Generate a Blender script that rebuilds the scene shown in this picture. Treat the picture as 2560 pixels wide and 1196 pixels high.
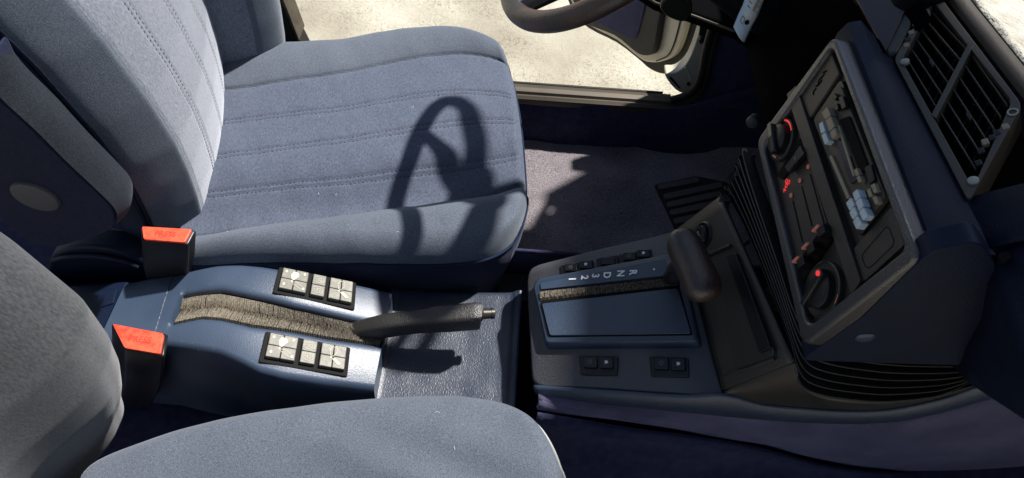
import bpy, bmesh, math, random
import numpy as np
from mathutils import Vector, noise
random.seed(4)
SC = bpy.context.scene
for o in list(bpy.data.objects): bpy.data.objects.remove(o)

# ------------------------------------------------------------------ camera
FPX, W0, H0 = 1620.0, 2560.0, 1196.0
PITCH, ROLL = math.radians(55), math.radians(4)
CAM = Vector((0, 0, 1.12))
FW = Vector((0, math.cos(PITCH), -math.sin(PITCH)))
UP0 = Vector((0, math.sin(PITCH), math.cos(PITCH)))
RX = math.cos(ROLL) * Vector((1, 0, 0)) + math.sin(ROLL) * UP0
UY = -math.sin(ROLL) * Vector((1, 0, 0)) + math.cos(ROLL) * UP0
cd = bpy.data.cameras.new('camera'); cam = bpy.data.objects.new('camera', cd)
SC.collection.objects.link(cam); SC.camera = cam
cd.sensor_width = 36; cd.lens = 36 * FPX / W0; cd.clip_start = .02; cd.clip_end = 400
from mathutils import Matrix
M = Matrix((( RX.x, UY.x, -FW.x, CAM.x), (RX.y, UY.y, -FW.y, CAM.y), (RX.z, UY.z, -FW.z, CAM.z), (0, 0, 0, 1)))
cam.matrix_world = M


# ------------------------------------------------------------------ light
SUN = Vector((.54, .40, 1.0)).normalized()
el = math.asin(SUN.z); az = math.atan2(SUN.x, SUN.y)
w = bpy.data.worlds.new('World'); SC.world = w; w.use_nodes = True
nt = w.node_tree; bg = nt.nodes['Background']
sky = nt.nodes.new('ShaderNodeTexSky'); sky.sky_type = 'NISHITA'; sky.sun_disc = False
sky.sun_elevation = el; sky.sun_rotation = az
nt.links.new(sky.outputs[0], bg.inputs[0]); bg.inputs[1].default_value = .052
sl = bpy.data.lights.new('sun', 'SUN'); sl.energy = 4.6; sl.angle = math.radians(1.7); sl.color = (1, .965, .91)
so = bpy.data.objects.new('sun', sl); SC.collection.objects.link(so)
so.rotation_euler = SUN.to_track_quat('Z', 'Y').to_euler()
SC.view_settings.view_transform = 'Standard'; SC.view_settings.look = 'None'
SC.view_settings.exposure = 0.95; SC.view_settings.gamma = 1; SC.view_settings.use_curve_mapping = False
SC.cycles.use_denoising = True; SC.cycles.max_bounces = 8

# ------------------------------------------------------------------ where a ray of the picture meets a real surface
def ray(px, py): return FW + (px - W0/2)/FPX*RX - (py - H0/2)/FPX*UY
def U(px, py, **k):
    d = ray(px, py); a, c = list(k.items())[0]; i = 'xyz'.index(a)
    return CAM + d * ((c - CAM[i]) / d[i])
def PL(px, py, pl, h=0.0):
    p0, n = pl; d = ray(px, py)
    return CAM + d * (((p0 + n*h - CAM).dot(n)) / d.dot(n))
def SF(px, py, fn, h=0.0):
    d = ray(px, py); a, b = .2, 3.0
    for _ in range(40):
        m = (a + b) / 2; p = CAM + d*m
        if p.z > fn(p.x, p.y) + h: a = m
        else: b = m
    return CAM + d*a
def plane3(a, b, c):
    n = (b - a).cross(c - a).normalized()
    if n.dot(CAM - a) < 0: n = -n
    return (a, n)
def lerp(a, b, t): return a + (b - a)*t
def itp(x, xs, ys): return float(np.interp(x, xs, ys))

# ------------------------------------------------------------------ object helpers
def empty(name, loc, label, cat, group=None):
    o = bpy.data.objects.new(name, None); SC.collection.objects.link(o); o.location = loc
    o.empty_display_size = .02
    o['label'] = label; o['category'] = cat
    if group: o['group'] = group
    return o
def worldloc(o):
    v = Vector((0, 0, 0))
    while o: v = v + o.location; o = o.parent
    return v
def link(name, me, mat, parent=None, label=None):
    o = bpy.data.objects.new(name, me); SC.collection.objects.link(o)
    if mat: me.materials.append(mat)
    if parent: o.parent = parent; o.location = -worldloc(parent)
    if label: o['label'] = label
    return o
def mesh(name, vs, fs, mat, parent=None, smooth=True, bevel=0, seg=2, sub=0, fix=True, angle=40, label=None, solid=0):
    me = bpy.data.meshes.new(name); me.from_pydata([tuple(v) for v in vs], [], fs)
    if fix:
        bm = bmesh.new(); bm.from_mesh(me); bmesh.ops.recalc_face_normals(bm, faces=bm.faces); bm.to_mesh(me); bm.free()
    o = link(name, me, mat, parent, label)
    if solid:
        m = o.modifiers.new('s', 'SOLIDIFY'); m.thickness = solid; m.offset = -1
    if bevel:
        m = o.modifiers.new('b', 'BEVEL'); m.width = bevel; m.segments = seg; m.limit_method = 'ANGLE'; m.angle_limit = math.radians(35)
    if sub:
        m = o.modifiers.new('d', 'SUBSURF'); m.levels = m.render_levels = sub
    if smooth:
        for p in me.polygons: p.use_smooth = True
        try: me.set_sharp_from_angle(angle=math.radians(angle if not bevel else 60))
        except Exception: pass
    return o
class MB:
    """collects shapes for ONE mesh"""
    def __init__(s): s.v = []; s.f = []
    def add(s, vs, fs):
        n = len(s.v); s.v += [Vector(v) for v in vs]; s.f += [tuple(i + n for i in f) for f in fs]; return s
    def prism(s, pts, off):
        n = len(pts); off = Vector(off)
        return s.add(list(pts) + [p + off for p in pts], [tuple(range(n)), tuple(range(2*n-1, n-1, -1))] + [(i, (i+1) % n, n + (i+1) % n, n + i) for i in range(n)])
    def frustum(s, top, bot):
        n = len(top)
        return s.add(list(top) + list(bot), [tuple(range(n)), tuple(range(2*n-1, n-1, -1))] + [(i, (i+1) % n, n + (i+1) % n, n + i) for i in range(n)])
    def tube(s, path, r, k=8, cap=True):
        path = [Vector(p) for p in path]; n = len(path); rs = r if isinstance(r, (list, tuple)) else [r]*n
        vs = []; ref = None
        for i, p in enumerate(path):
            t = (path[min(i+1, n-1)] - path[max(i-1, 0)]).normalized()
            if ref is None: ref = t.orthogonal().normalized()
            ref = (ref - t*ref.dot(t)).normalized(); b = t.cross(ref)
            vs += [p + (ref*math.cos(2*math.pi*j/k) + b*math.sin(2*math.pi*j/k))*rs[i] for j in range(k)]
        fs = [(i*k + j, i*k + (j+1) % k, (i+1)*k + (j+1) % k, (i+1)*k + j) for i in range(n-1) for j in range(k)]
        if cap: fs += [tuple(range(k)), tuple((n-1)*k + j for j in range(k))]
        return s.add(vs, fs)
    def lathe(s, c, ax, prof, k=32, sx=None):
        ax = ax.normalized(); a = (sx if sx is not None else ax.orthogonal()); a = (a - ax*a.dot(ax)).normalized(); b = ax.cross(a)
        vs = []
        for r, h in prof: vs += [c + ax*h + (a*math.cos(2*math.pi*j/k) + b*math.sin(2*math.pi*j/k))*r for j in range(k)]
        n = len(prof)
        fs = [(i*k + j, i*k + (j+1) % k, (i+1)*k + (j+1) % k, (i+1)*k + j) for i in range(n-1) for j in range(k)]
        fs += [tuple(range(k)), tuple((n-1)*k + j for j in range(k))]
        return s.add(vs, fs)
    def build(s, name, mat, parent=None, **k): return mesh(name, s.v, s.f, mat, parent, **k)
def rnd(pts, r, n=4):
    """round the corners of a 3D polygon"""
    out = []; N = len(pts)
    for i in range(N):
        p = pts[i]; a = pts[i-1]; b = pts[(i+1) % N]
        ri = r[i] if isinstance(r, (list, tuple)) else r
        da = min(ri, (a-p).length*.48); db = min(ri, (b-p).length*.48)
        s = p + (a-p).normalized()*da; e = p + (b-p).normalized()*db
        for j in range(n+1):
            t = j/n; out.append(s*(1-t)**2 + p*2*t*(1-t) + e*t*t)
    return out
def smooth_path(pts, n=8, closed=False):
    """Catmull-Rom through the points"""
    P = [Vector(p) for p in pts]; N = len(P); out = []
    rng = range(N) if closed else range(N-1)
    for i in rng:
        if closed: a, b, c, d = P[i-1], P[i], P[(i+1) % N], P[(i+2) % N]
        else: a, b, c, d = P[max(i-1, 0)], P[i], P[i+1], P[min(i+2, N-1)]
        for j in range(n):
            t = j/n
            out.append(.5*((2*b) + (c-a)*t + (2*a-5*b+4*c-d)*t*t + (3*b-a-3*c+d)*t**3))
    if not closed: out.append(P[-1])
    return out
def resamp(pts, n):
    L = [0]
    for a, b in zip(pts, pts[1:]): L.append(L[-1] + (b-a).length)
    A = np.array([list(p) for p in pts]); q = np.linspace(0, L[-1], n)
    return [Vector((float(np.interp(x, L, A[:, 0])), float(np.interp(x, L, A[:, 1])), float(np.interp(x, L, A[:, 2])))) for x in q]
def plate(name, pts, n, th, mat, parent=None, r=.003, bevel=.0012, **k):
    """a flat piece: outline + thickness towards -n, corners and edges rounded"""
    return MB().prism(rnd(pts, r) if r else pts, -n*th).build(name, mat, parent, bevel=bevel, **k)
def ringplate(name, outer, inner, n, th, mat, parent=None, ro=.003, ri=.003, bevel=.001, **k):
    o = rnd(outer, ro, 6); i = rnd(inner, ri, 6); N = len(o); off = -n*th
    vs = o + i + [p + off for p in o] + [p + off for p in i]; fs = []
    for j in range(N):
        q = (j+1) % N
        fs += [(j, q, N+q, N+j), (2*N+j, 3*N+j, 3*N+q, 2*N+q), (j, 2*N+j, 2*N+q, q), (N+j, N+q, 3*N+q, 3*N+j)]
    return mesh(name, vs, fs, mat, parent, bevel=bevel, **k)
def gridmesh(name, G, mat, parent=None, **k):
    m, n = len(G), len(G[0]); vs = [v for r in G for v in r]
    return mesh(name, vs, [(i*n+j, i*n+j+1, (i+1)*n+j+1, (i+1)*n+j) for i in range(m-1) for j in range(n-1)], mat, parent, **k)
def loftrings(name, R, mat, parent=None, caps=True, **k):
    m, n = len(R), len(R[0]); vs = [v for r in R for v in r]
    fs = [(i*n+j, i*n+(j+1) % n, (i+1)*n+(j+1) % n, (i+1)*n+j) for i in range(m-1) for j in range(n)]
    if caps: fs += [tuple(range(n)), tuple((m-1)*n+j for j in range(n))]
    return mesh(name, vs, fs, mat, parent, **k)
def text(name, body, pos, right, up, size, mat, parent, bold=0, ext=.0002):
    c = bpy.data.curves.new(name, 'FONT'); c.body = body; c.size = size; c.align_x = 'CENTER'; c.align_y = 'CENTER'
    c.extrude = ext; c.offset = bold; c.materials.append(mat)
    tmp = bpy.data.objects.new('tmp', c); SC.collection.objects.link(tmp); bpy.context.view_layer.update()
    me = bpy.data.meshes.new_from_object(tmp.evaluated_get(bpy.context.evaluated_depsgraph_get())); me.name = name
    bpy.data.objects.remove(tmp); bpy.data.curves.remove(c)
    if not me.materials: me.materials.append(mat)
    o = bpy.data.objects.new(name, me); SC.collection.objects.link(o)
    right = right.normalized(); n = right.cross(up).normalized(); up = n.cross(right)
    m = Matrix((right, up, n)).transposed().to_4x4(); m.translation = pos - (worldloc(parent) if parent else Vector())
    o.parent = parent; o.matrix_local = m
    return o

# ------------------------------------------------------------------ materials
def material(name, col, rough=.5, spec=.5, metal=0, sheen=0, sheen_tint=None, col2=None, nscale=40, stretch=None, bumps=(), coat=0, emit=None, ndetail=4, lo=.35, hi=.65, rvar=0, patch=.55, pscale=7):
    m = bpy.data.materials.new(name); m.use_nodes = True; t = m.node_tree; N = t.nodes; L = t.links; b = N['Principled BSDF']
    b.inputs['Base Color'].default_value = (*col, 1); b.inputs['Roughness'].default_value = rough
    b.inputs['Specular IOR Level'].default_value = spec; b.inputs['Metallic'].default_value = metal
    if sheen:
        b.inputs['Sheen Weight'].default_value = sheen; b.inputs['Sheen Roughness'].default_value = .45
        b.inputs['Sheen Tint'].default_value = (*(sheen_tint or (.7, .78, 1)), 1)
    if coat: b.inputs['Coat Weight'].default_value = coat; b.inputs['Coat Roughness'].default_value = .15
    if emit: b.inputs['Emission Color'].default_value = (*emit[0], 1); b.inputs['Emission Strength'].default_value = emit[1]
    tc = N.new('ShaderNodeTexCoord'); src = tc.outputs['Object']
    def mapped(st):
        if not st: return src
        mp = N.new('ShaderNodeMapping'); mp.inputs['Scale'].default_value = st; L.new(src, mp.inputs[0]); return mp.outputs[0]
    if col2:
        no = N.new('ShaderNodeTexNoise'); no.inputs['Scale'].default_value = nscale; no.inputs['Detail'].default_value = ndetail
        L.new(mapped(stretch), no.inputs['Vector'])
        mr = N.new('ShaderNodeMapRange'); mr.inputs[1].default_value = lo; mr.inputs[2].default_value = hi; 
        if patch:
            lf = N.new('ShaderNodeTexNoise'); lf.inputs['Scale'].default_value = pscale; lf.inputs['Detail'].default_value = 5; lf.inputs['Distortion'].default_value = .6; L.new(src, lf.inputs['Vector'])
            ma = N.new('ShaderNodeMath'); ma.operation = 'MULTIPLY_ADD'; ma.inputs[1].default_value = patch; ma.inputs[2].default_value = -patch*.5; L.new(lf.outputs[0], ma.inputs[0])
            m2 = N.new('ShaderNodeMath'); m2.operation = 'ADD'; L.new(ma.outputs[0], m2.inputs[0]); L.new(no.outputs[0], m2.inputs[1]); L.new(m2.outputs[0], mr.inputs[0])
        else: L.new(no.outputs[0], mr.inputs[0])
        mx = N.new('ShaderNodeMix'); mx.data_type = 'RGBA'; mx.inputs['A'].default_value = (*col, 1); mx.inputs['B'].default_value = (*col2, 1)
        L.new(mr.outputs[0], mx.inputs['Factor']); L.new(mx.outputs['Result'], b.inputs['Base Color'])
        if rvar:
            r2 = N.new('ShaderNodeMapRange'); r2.inputs[3].default_value = rough - rvar; r2.inputs[4].default_value = rough + rvar
            L.new(no.outputs[0], r2.inputs[0]); L.new(r2.outputs[0], b.inputs['Roughness'])
    prev = None
    for kind, scale, dist, st in bumps:
        if kind == 'noise':
            x = N.new('ShaderNodeTexNoise'); x.inputs['Scale'].default_value = scale; x.inputs['Detail'].default_value = 3
            out = x.outputs[0]
        elif kind == 'vor':
            x = N.new('ShaderNodeTexVoronoi'); x.feature = 'F1'; x.inputs['Scale'].default_value = scale; out = x.outputs['Distance']
        elif kind == 'cell':
            x = N.new('ShaderNodeTexVoronoi'); x.feature = 'SMOOTH_F1'; x.inputs['Scale'].default_value = scale; out = x.outputs['Distance']
        else:
            x = N.new('ShaderNodeTexWave'); x.bands_direction = kind; x.inputs['Scale'].default_value = scale; x.inputs['Distortion'].default_value = 1.5
            x.inputs['Detail'].default_value = 2; out = x.outputs[1]
        L.new(mapped(st), x.inputs['Vector'])
        bp = N.new('ShaderNodeBump'); bp.inputs['Strength'].default_value = 1; bp.inputs['Distance'].default_value = dist
        L.new(out, bp.inputs['Height'])
        if prev: L.new(prev.outputs[0], bp.inputs['Normal'])
        prev = bp
    if prev: L.new(prev.outputs[0], b.inputs['Normal'])
    return m
M_fabric = material('blue_grey_velour', (.046, .056, .084), .9, .2, sheen=.28, sheen_tint=(.82, .9, 1), col2=(.094, .110, .150), nscale=620, stretch=(1, .3, 1), patch=.22, bumps=(('noise', 900, .0004, (.35, 1, 1)), ('noise', 22, .0010, None)), lo=.3, hi=.7)
M_fabric_pile = material('blue_grey_bolster_cloth', (.052, .062, .084), .9, .2, sheen=.28, sheen_tint=(.86, .93, 1), col2=(.112, .129, .160), nscale=560, patch=.22, bumps=(('vor', 900, .0003, None), ('noise', 16, .0010, None)), lo=.3, hi=.7)
M_fabric_back = material('sunlit_backrest_velour', (.070, .080, .105), .9, .2, sheen=.6, sheen_tint=(.9, .93, 1), col2=(.19, .205, .245), nscale=620, stretch=(1, 1, .35), patch=.2, bumps=(('noise', 900, .0006, None),), lo=.3, hi=.7)  # velour lightened in colour for the sun on the backrest pleats
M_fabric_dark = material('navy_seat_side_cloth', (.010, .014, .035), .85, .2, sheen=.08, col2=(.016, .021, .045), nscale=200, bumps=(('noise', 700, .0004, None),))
M_fabric_grey = material('grey_seat_cloth', (.030, .033, .036), .9, .2, sheen=.2, sheen_tint=(.95, .96, 1), col2=(.070, .075, .080), patch=.2, nscale=480, stretch=(1, 1, .3), bumps=(('noise', 900, .0004, None), ('noise', 14, .0010, None)), lo=.3, hi=.7)
M_thread = material('dark_thread', (.015, .018, .03), .8)
M_piping = material('navy_piping', (.012, .02, .045), .85, .1)
M_piping_pale = material('pale_piping', (.35, .36, .34), .5, .5)
M_vinyl = material('navy_grained_vinyl', (.028, .046, .082), .43, 1.0, col2=(.037, .058, .098), nscale=9, bumps=(('cell', 1100, .00022, None), ('noise', 800, .00025, (1, .5, 1))), rvar=.05)
M_vinyl_smooth = material('navy_fine_grain_plastic', (.018, .033, .062), .42, .9, col2=(.024, .040, .072), nscale=12, bumps=(('cell', 900, .0004, None), ('noise', 600, .0003, None)), rvar=.06)
M_navy = material('dark_navy_plastic', (.0035, .0080, .022), .5, .2, col2=(.0045, .010, .028), nscale=20, bumps=(('cell', 800, .0003, None),))
M_grey_plastic = material('charcoal_grained_plastic', (.036, .036, .044), .6, 1.0, col2=(.044, .044, .053), nscale=14, bumps=(('cell', 600, .0004, None), ('noise', 200, .0003, None)), rvar=.06)
M_black = material('black_plastic', (.006, .006, .007), .38, .45, bumps=(('noise', 500, .0001, None),))
M_black_soft = material('matt_black_plastic', (.003, .003, .0035), .75, .12, bumps=(('noise', 300, .0002, None),))
M_sym = material('worn_symbol_print', (.40, .38, .31), .6)
M_pin = material('dull_white_pin', (.34, .33, .29), .5)
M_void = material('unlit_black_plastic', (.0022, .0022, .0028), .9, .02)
M_brown = material('brown_black_plastic', (.024, .021, .017), .45, .6, col2=(.032, .028, .023), nscale=30, bumps=(('cell', 900, .0003, None),))
M_lever = material('textured_black_rubber', (.015, .0135, .011), .46, .9, bumps=(('vor', 600, .0006, None),))
M_leather = material('worn_black_leather', (.018, .013, .011), .38, .8, col2=(.062, .028, .018), nscale=14, bumps=(('cell', 520, .0004, None), ('noise', 40, .0008, None)), lo=.45, hi=.7)
M_metal_dark = material('dark_metal', (.045, .040, .034), .42, .5, metal=.6)
M_red = material('red_plastic', (.72, .045, .022), .42, .5, col2=(.78, .10, .05), nscale=120, bumps=(('noise', 120, .0004, None),))
M_redtext = material('moulded_red', (.50, .03, .02), .5)
M_key = material('worn_grey_key', (.105, .10, .08), .5, .5, col2=(.17, .16, .13), nscale=120, bumps=(('noise', 300, .0002, None),))
M_padbase = material('dull_black_plastic', (.008, .008, .008), .75, .15)
M_keyblack = material('black_key', (.010, .010, .010), .33, .5)
M_icon = material('pale_print', (.75, .74, .66), .6)
M_icon_dim = material('dim_print', (.20, .17, .13), .6)
M_white = material('white_print', (.8, .8, .78), .6)
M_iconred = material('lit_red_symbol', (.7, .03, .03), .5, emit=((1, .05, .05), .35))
M_iconpink = material('salmon_print', (.75, .25, .18), .5)
M_blueprint = material('blue_print', (.03, .05, .3), .5)
M_brist = material('brush_bristle', (.05, .043, .032), .55, .4, col2=(.22, .19, .145), nscale=500)
M_bristdark = material('dark_brush_bristle', (.03, .02, .012), .6, .4, col2=(.11, .08, .045), nscale=300)
M_carpet = material('navy_carpet', (.020, .022, .055), .95, .1, sheen=.35, sheen_tint=(.5, .5, .8), col2=(.044, .044, .085), nscale=60, ndetail=6, bumps=(('noise', 700, .0015, None),), lo=.3, hi=.7)
M_carpet_p = material('purple_navy_carpet', (.046, .042, .085), .95, .1, sheen=.5, sheen_tint=(.65, .62, .8), col2=(.105, .094, .160), nscale=14, ndetail=8, bumps=(('noise', 700, .0015, None),), lo=.3, hi=.7)
M_mat = material('grey_brown_loop_mat', (.080, .070, .076), .95, .1, sheen=.3, sheen_tint=(.95, .88, 1), col2=(.32, .285, .305), nscale=520, ndetail=3, bumps=(('noise', 520, .003, None), ('noise', 30, .002, None)), lo=.35, hi=.75)
M_matrub = material('rubber_heel_pad', (.085, .078, .070), .7, .3, bumps=(('noise', 300, .0004, None),))
M_rubber = material('weathered_rubber', (.010, .009, .008), .6, .3, col2=(.024, .020, .015), nscale=18, bumps=(('noise', 90, .0006, None),))
M_sill = material('brushed_bronze_sill', (.05, .042, .030), .5, .4, metal=.3, col2=(.085, .07, .052), nscale=60, stretch=(.05, 1, 1), bumps=(('noise', 300, .0002, (.05, 1, 1)),))
M_paint = material('dusty_cream_paint', (.50, .46, .36), .4, .5, col2=(.36, .32, .23), nscale=22, ndetail=8, coat=.3, lo=.45, hi=.8)
M_paper = material('printed_paper', (.75, .74, .66), .5, .4, col2=(.55, .68, .78), nscale=60, lo=.45, hi=.6)
M_wood = material('dark_red_screen', (.02, .006, .005), .25, .5)
M_yellow = material('yellow_stud', (.35, .22, .05), .5)
M_keywhite = material('white_radio_key', (.42, .52, .58), .45, .4, col2=(.55, .62, .66), nscale=300)
M_keycream = material('cream_radio_key', (.26, .22, .15), .45)
M_crumb = material('grit', (.5, .4, .25), .7)
# sunlit paving with fine dark fissures
M_ground = material('cream_paving', (.5, .42, .28), .85, .2)
t = M_ground.node_tree; N = t.nodes; L = t.links; b = N['Principled BSDF']; tc = N.new('ShaderNodeTexCoord')
def nz(sc, det, dist=0, feat=None):
    x = N.new('ShaderNodeTexNoise'); x.inputs['Scale'].default_value = sc; x.inputs['Detail'].default_value = det; x.inputs['Distortion'].default_value = dist
    L.new(tc.outputs['Object'], x.inputs['Vector']); return x
n1 = nz(3.0, 8); n2 = nz(34, 7, 2.0); n3 = nz(5, 5)
def rmp(src, stops):
    r = N.new('ShaderNodeValToRGB'); L.new(src, r.inputs[0]); e = r.color_ramp.elements
    e[0].position, e[0].color = stops[0][0], (*stops[0][1], 1); e[1].position, e[1].color = stops[-1][0], (*stops[-1][1], 1)
    for p, c in stops[1:-1]: q = e.new(p); q.color = (*c, 1)
    return r
base = rmp(n1.outputs[0], [(.3, (.26, .235, .185)), (.5, (.36, .335, .27)), (.7, (.46, .435, .365))])
crk = rmp(n2.outputs[0], [(.46, (1, 1, 1)), (.487, (.30, .27, .20)), (.51, (1, 1, 1))])
area = rmp(n3.outputs[0], [(.36, (.15, .15, .15)), (.60, (1, 1, 1))])
mm = N.new('ShaderNodeMix'); mm.data_type = 'RGBA'; mm.blend_type = 'MULTIPLY'
L.new(base.outputs[0], mm.inputs['A']); L.new(crk.outputs[0], mm.inputs['B']); L.new(area.outputs[0], mm.inputs['Factor']); L.new(mm.outputs['Result'], b.inputs['Base Color'])
bp = N.new('ShaderNodeBump'); bp.inputs['Distance'].default_value = .003; L.new(n2.outputs[0], bp.inputs['Height']); L.new(bp.outputs[0], b.inputs['Normal'])

# ================================================================== SETTING
CY = .445                                   # centre line of the car
g = MB().add([(-60, -60, -.32), (60, -60, -.32), (60, 60, -.32), (-60, 60, -.32)], [(0, 1, 2, 3)]).build('pavement', M_ground, smooth=False, fix=False)
g['kind'] = 'structure'; g['label'] = 'sunlit cream paving seen through the open door'
def structure(o, label): o['kind'] = 'structure'; o['label'] = label; return o

# floor pan: one dark carpeted shell (driver footwell, tunnel foot, passenger footwell)
XS = [-1.0, -.3, .2, .55, .8, 1.0]; ZS = [0, 0, 0, .03, .16, .40]
def floorz(x, y=0): return itp(x, XS, ZS)
G = []
for i in range(60):
    x = -2.0 + 3.0*i/59; row = []
    for j in range(40):
        y = -.20 + 1.28*j/39
        row.append(Vector((x, y, floorz(x) + .004*noise.noise(Vector((x*9, y*9, 0))) - (.012 if y < .40 else 0))))
    G.append(row)
structure(gridmesh('cabin_floor', G, M_carpet, solid=.01), 'dark navy carpet of the cabin floor')

# ---- car body
body = empty('car', (0, 1.1, .1), 'dusty cream car shell with bronze sill, black door seal and its driver door standing open', 'car')
# inner sill carpet wall
G = []
for i in range(50):
    x = -1.8 + 2.8*i/49; row = []
    for j in range(10):
        z = -.01 + .135*j/9 + (0 if x < .33 else (x-.33)*.5*j/9)
        row.append(Vector((x, 1.055 + .02*j/9 + .004*noise.noise(Vector((x*12, z*20, 3))), z)))
    G.append(row)
gridmesh('sill_carpet', G, M_carpet, body, solid=.006)
# door sill: stepped bronze cover strip along the opening
prof = [(1.068, .118), (1.070, .130), (1.076, .134), (1.082, .130), (1.085, .130), (1.088, .136), (1.100, .138), (1.103, .131), (1.108, .131), (1.111, .126), (1.13, .120)]
xe = .335
R = [[Vector((x, y, z)) for y, z in prof] + [Vector((x, 1.12, .09)), Vector((x, 1.075, .09))] for x in (-1.8, xe)]
loftrings('sill_plate', R, M_sill, body, angle=25)
MB().prism([Vector((-.9, 1.131, .121)), Vector((xe-.03, 1.131, .121)), Vector((xe-.015, 1.137, .121)), Vector((-.9, 1.137, .121))], (0, 0, -.03)).build('sill_lip', M_rubber, body, bevel=.001)
MB().prism([Vector((-.9, 1.138, .075)), Vector((.7, 1.138, .075)), Vector((.7, 1.17, .04)), Vector((-.9, 1.17, .04))], (0, 0, -.22)).build('outer_sill', M_paint, body, bevel=.004)
# rubber door seal running up the front pillar
yk = 1.085
seal = [U(px, py, y=yk) for px, py in [(1677, 251), (1705, 243), (1733, 225), (1750, 200), (1758, 170), (1765, 130), (1775, 90), (1790, 45), (1805, 0), (1822, -60)]]
MB().tube(smooth_path(seal, 6), .0085, 10).build('door_seal', M_rubber, body)
seal2 = [p + Vector((.012, -.004, -.010)) for p in seal]
MB().tube(smooth_path(seal2, 6), .006, 8).build('seal_flange', M_rubber, body)
# kick panel beside the pedals: from seal forward
kp = [(1690, 258), (1712, 248), (1742, 226), (1757, 200), (1766, 165), (1774, 120), (1790, 60), (1808, 0), (1822, -60)]
A = [U(px, py, y=yk + .004) for px, py in kp] + [Vector((.40, yk + .004, .60)), Vector((.42, yk + .004, .78))]
G = [[lerp(a, Vector((1.0, yk + .004, max(a.z, floorz(1.0) - .1))), s/8) for s in range(9)] for a in resamp(A, 20)]
gridmesh('kick_panel', G, M_carpet, body, solid=.006)
MB().prism([Vector((.44, 1.20, -.05)), Vector((2.2, 1.20, -.05)), Vector((2.2, 1.20, .66)), Vector((.9, 1.20, .74)), Vector((.46, 1.20, .76))], (0, -.05, 0)).build('front_wing', M_paint, body, bevel=.01)
MB().prism([Vector((.33, 1.089, -.02)), Vector((1.0, 1.089, -.02)), Vector((1.0, 1.089, .3)), Vector((.36, 1.089, .135)), Vector((.33, 1.089, .12))], (0, .01, 0)).build('kick_panel_foot', M_carpet, body, bevel=.002)
for px, py in ((1853, 176), (1866, 180)):
    MB().lathe(U(px, py, y=yk), Vector((0, -1, 0)), [(.0052, -.002), (.0052, .001), (.004, .002)], 16).build('stud', M_yellow, body)
# cream pillar base and hinge recess seen outside the seal
yj = 1.13
jb = [U(px, py, y=yj) for px, py in [(1662, 188), (1700, 232), (1752, 216), (1790, 150), (1800, 60), (1830, -50), (1762, -50), (1752, 60), (1722, 150), (1690, 182)]]
MB().prism(smooth_path(jb, 4, True), (0, .03, 0)).build('pillar_jamb', M_paint, body, bevel=.004)
jr = [U(px, py, y=yj - .002) for px, py in [(1672, 196), (1698, 224), (1702, 221), (1678, 193)]]
MB().prism(jr, (0, .01, 0)).build('jamb_edge', M_rubber, body, bevel=.002)
hg = smooth_path([U(px, py, y=yj - .001) for px, py in [(1755, 20), (1778, 22), (1784, 45), (1776, 72), (1766, 95), (1752, 108), (1746, 95), (1750, 60)]], 4, True)
MB().prism(hg, (0, -.004, 0)).build('hinge', M_rubber, body, bevel=.001)
hb = MB()
for px, py, r in ((1762, 60, .006), (1772, 35, .008), (1753, 94, .005), (1771, 78, .004)):
    hb.lathe(U(px, py, y=yj - .008), Vector((0, -1, 0)), [(r, -.006), (r, .002), (r*.6, .005)], 8)
hb.build('hinge_bolt', M_metal_dark, body)
rib = [U(px, py, y=yj - .002) for px, py in [(1712, 168), (1722, 185), (1726, 205), (1728, 222)]]
MB().tube(smooth_path(rib, 5), .0022, 6).build('jamb_rib', M_paint, body)
MB().lathe(U(1722, 210, y=yj - .003), Vector((0, -1, 0)), [(.0042, -.002), (.0042, .002)], 14).build('drain_hole', M_black_soft, body)
# centre pillar trim behind the driver seat with its belt buckle plate
yb = 1.10
pb = [U(px, py, y=yb) for px, py in [(560, -60), (690, -60), (702, 0), (722, 45), (744, 100), (770, 150), (560, 150)]]
MB().prism(pb, (0, .05, 0)).build('centre_pillar', M_rubber, body, bevel=.006)
ptr = [U(px, py, y=yb - .005) for px, py in [(690, -60), (700, 0), (720, 48), (742, 102), (748, 102), (726, 45), (708, 0), (698, -60)]]
MB().prism(ptr, (0, .05, 0)).build('pillar_edge', M_sill, body, bevel=.001)
yb2 = yb - .014
bk = [U(px, py, y=yb2) for px, py in [(640, 30), (672, 27), (680, 40), (684, 66), (684, 88), (640, 98)]]
plate('belt_anchor', bk, Vector((0, -1, 0)), .013, M_black, body, r=.004)
bars = MB()
for a, c in (((642, 48), (676, 44)), ((640, 58), (670, 54)), ((655, 52), (672, 66)), ((640, 72), (682, 63)), ((676, 44), (682, 63)), ((666, 55), (668, 68))):
    bars.tube([U(*a, y=yb2 - .002), U(*c, y=yb2 - .002)], .0011, 6)
bars.build('belt_guide', material('chrome', (.7, .68, .62), .15, metal=1), body)
# rear roof and bonnet, plus an unseen strip added to shade the dash
zr = 1.30
SHADE0, SHADE1 = .650, .750  # edges of the added strip, set where its shadow should fall
outer = [(-1.4, -.25), (1.02, -.25), (1.02, 1.12), (-1.4, 1.12)]
def roofpiece(pts, name):
    MB().prism([Vector((x, y, zr)) for x, y in pts], (0, 0, .03)).build(name, M_paint, body, bevel=.004)
roofpiece([(SHADE0, -.30), (SHADE1, -.30), (SHADE1, 1.16), (SHADE0, 1.16)], 'shade_strip')
roofpiece([(-1.6, -.30), (-.72, -.30), (-.72, 1.14), (-1.6, 1.14)], 'rear_roof')
G = [[Vector((lerp(.86, 2.2, i/20), -.25 + 1.4*j/20, .735 - .06*(i/20)**1.5 - .05*abs(j/10-1)**3)) for j in range(21)] for i in range(21)]
gridmesh('bonnet', G, M_paint, body, solid=.01)

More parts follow.
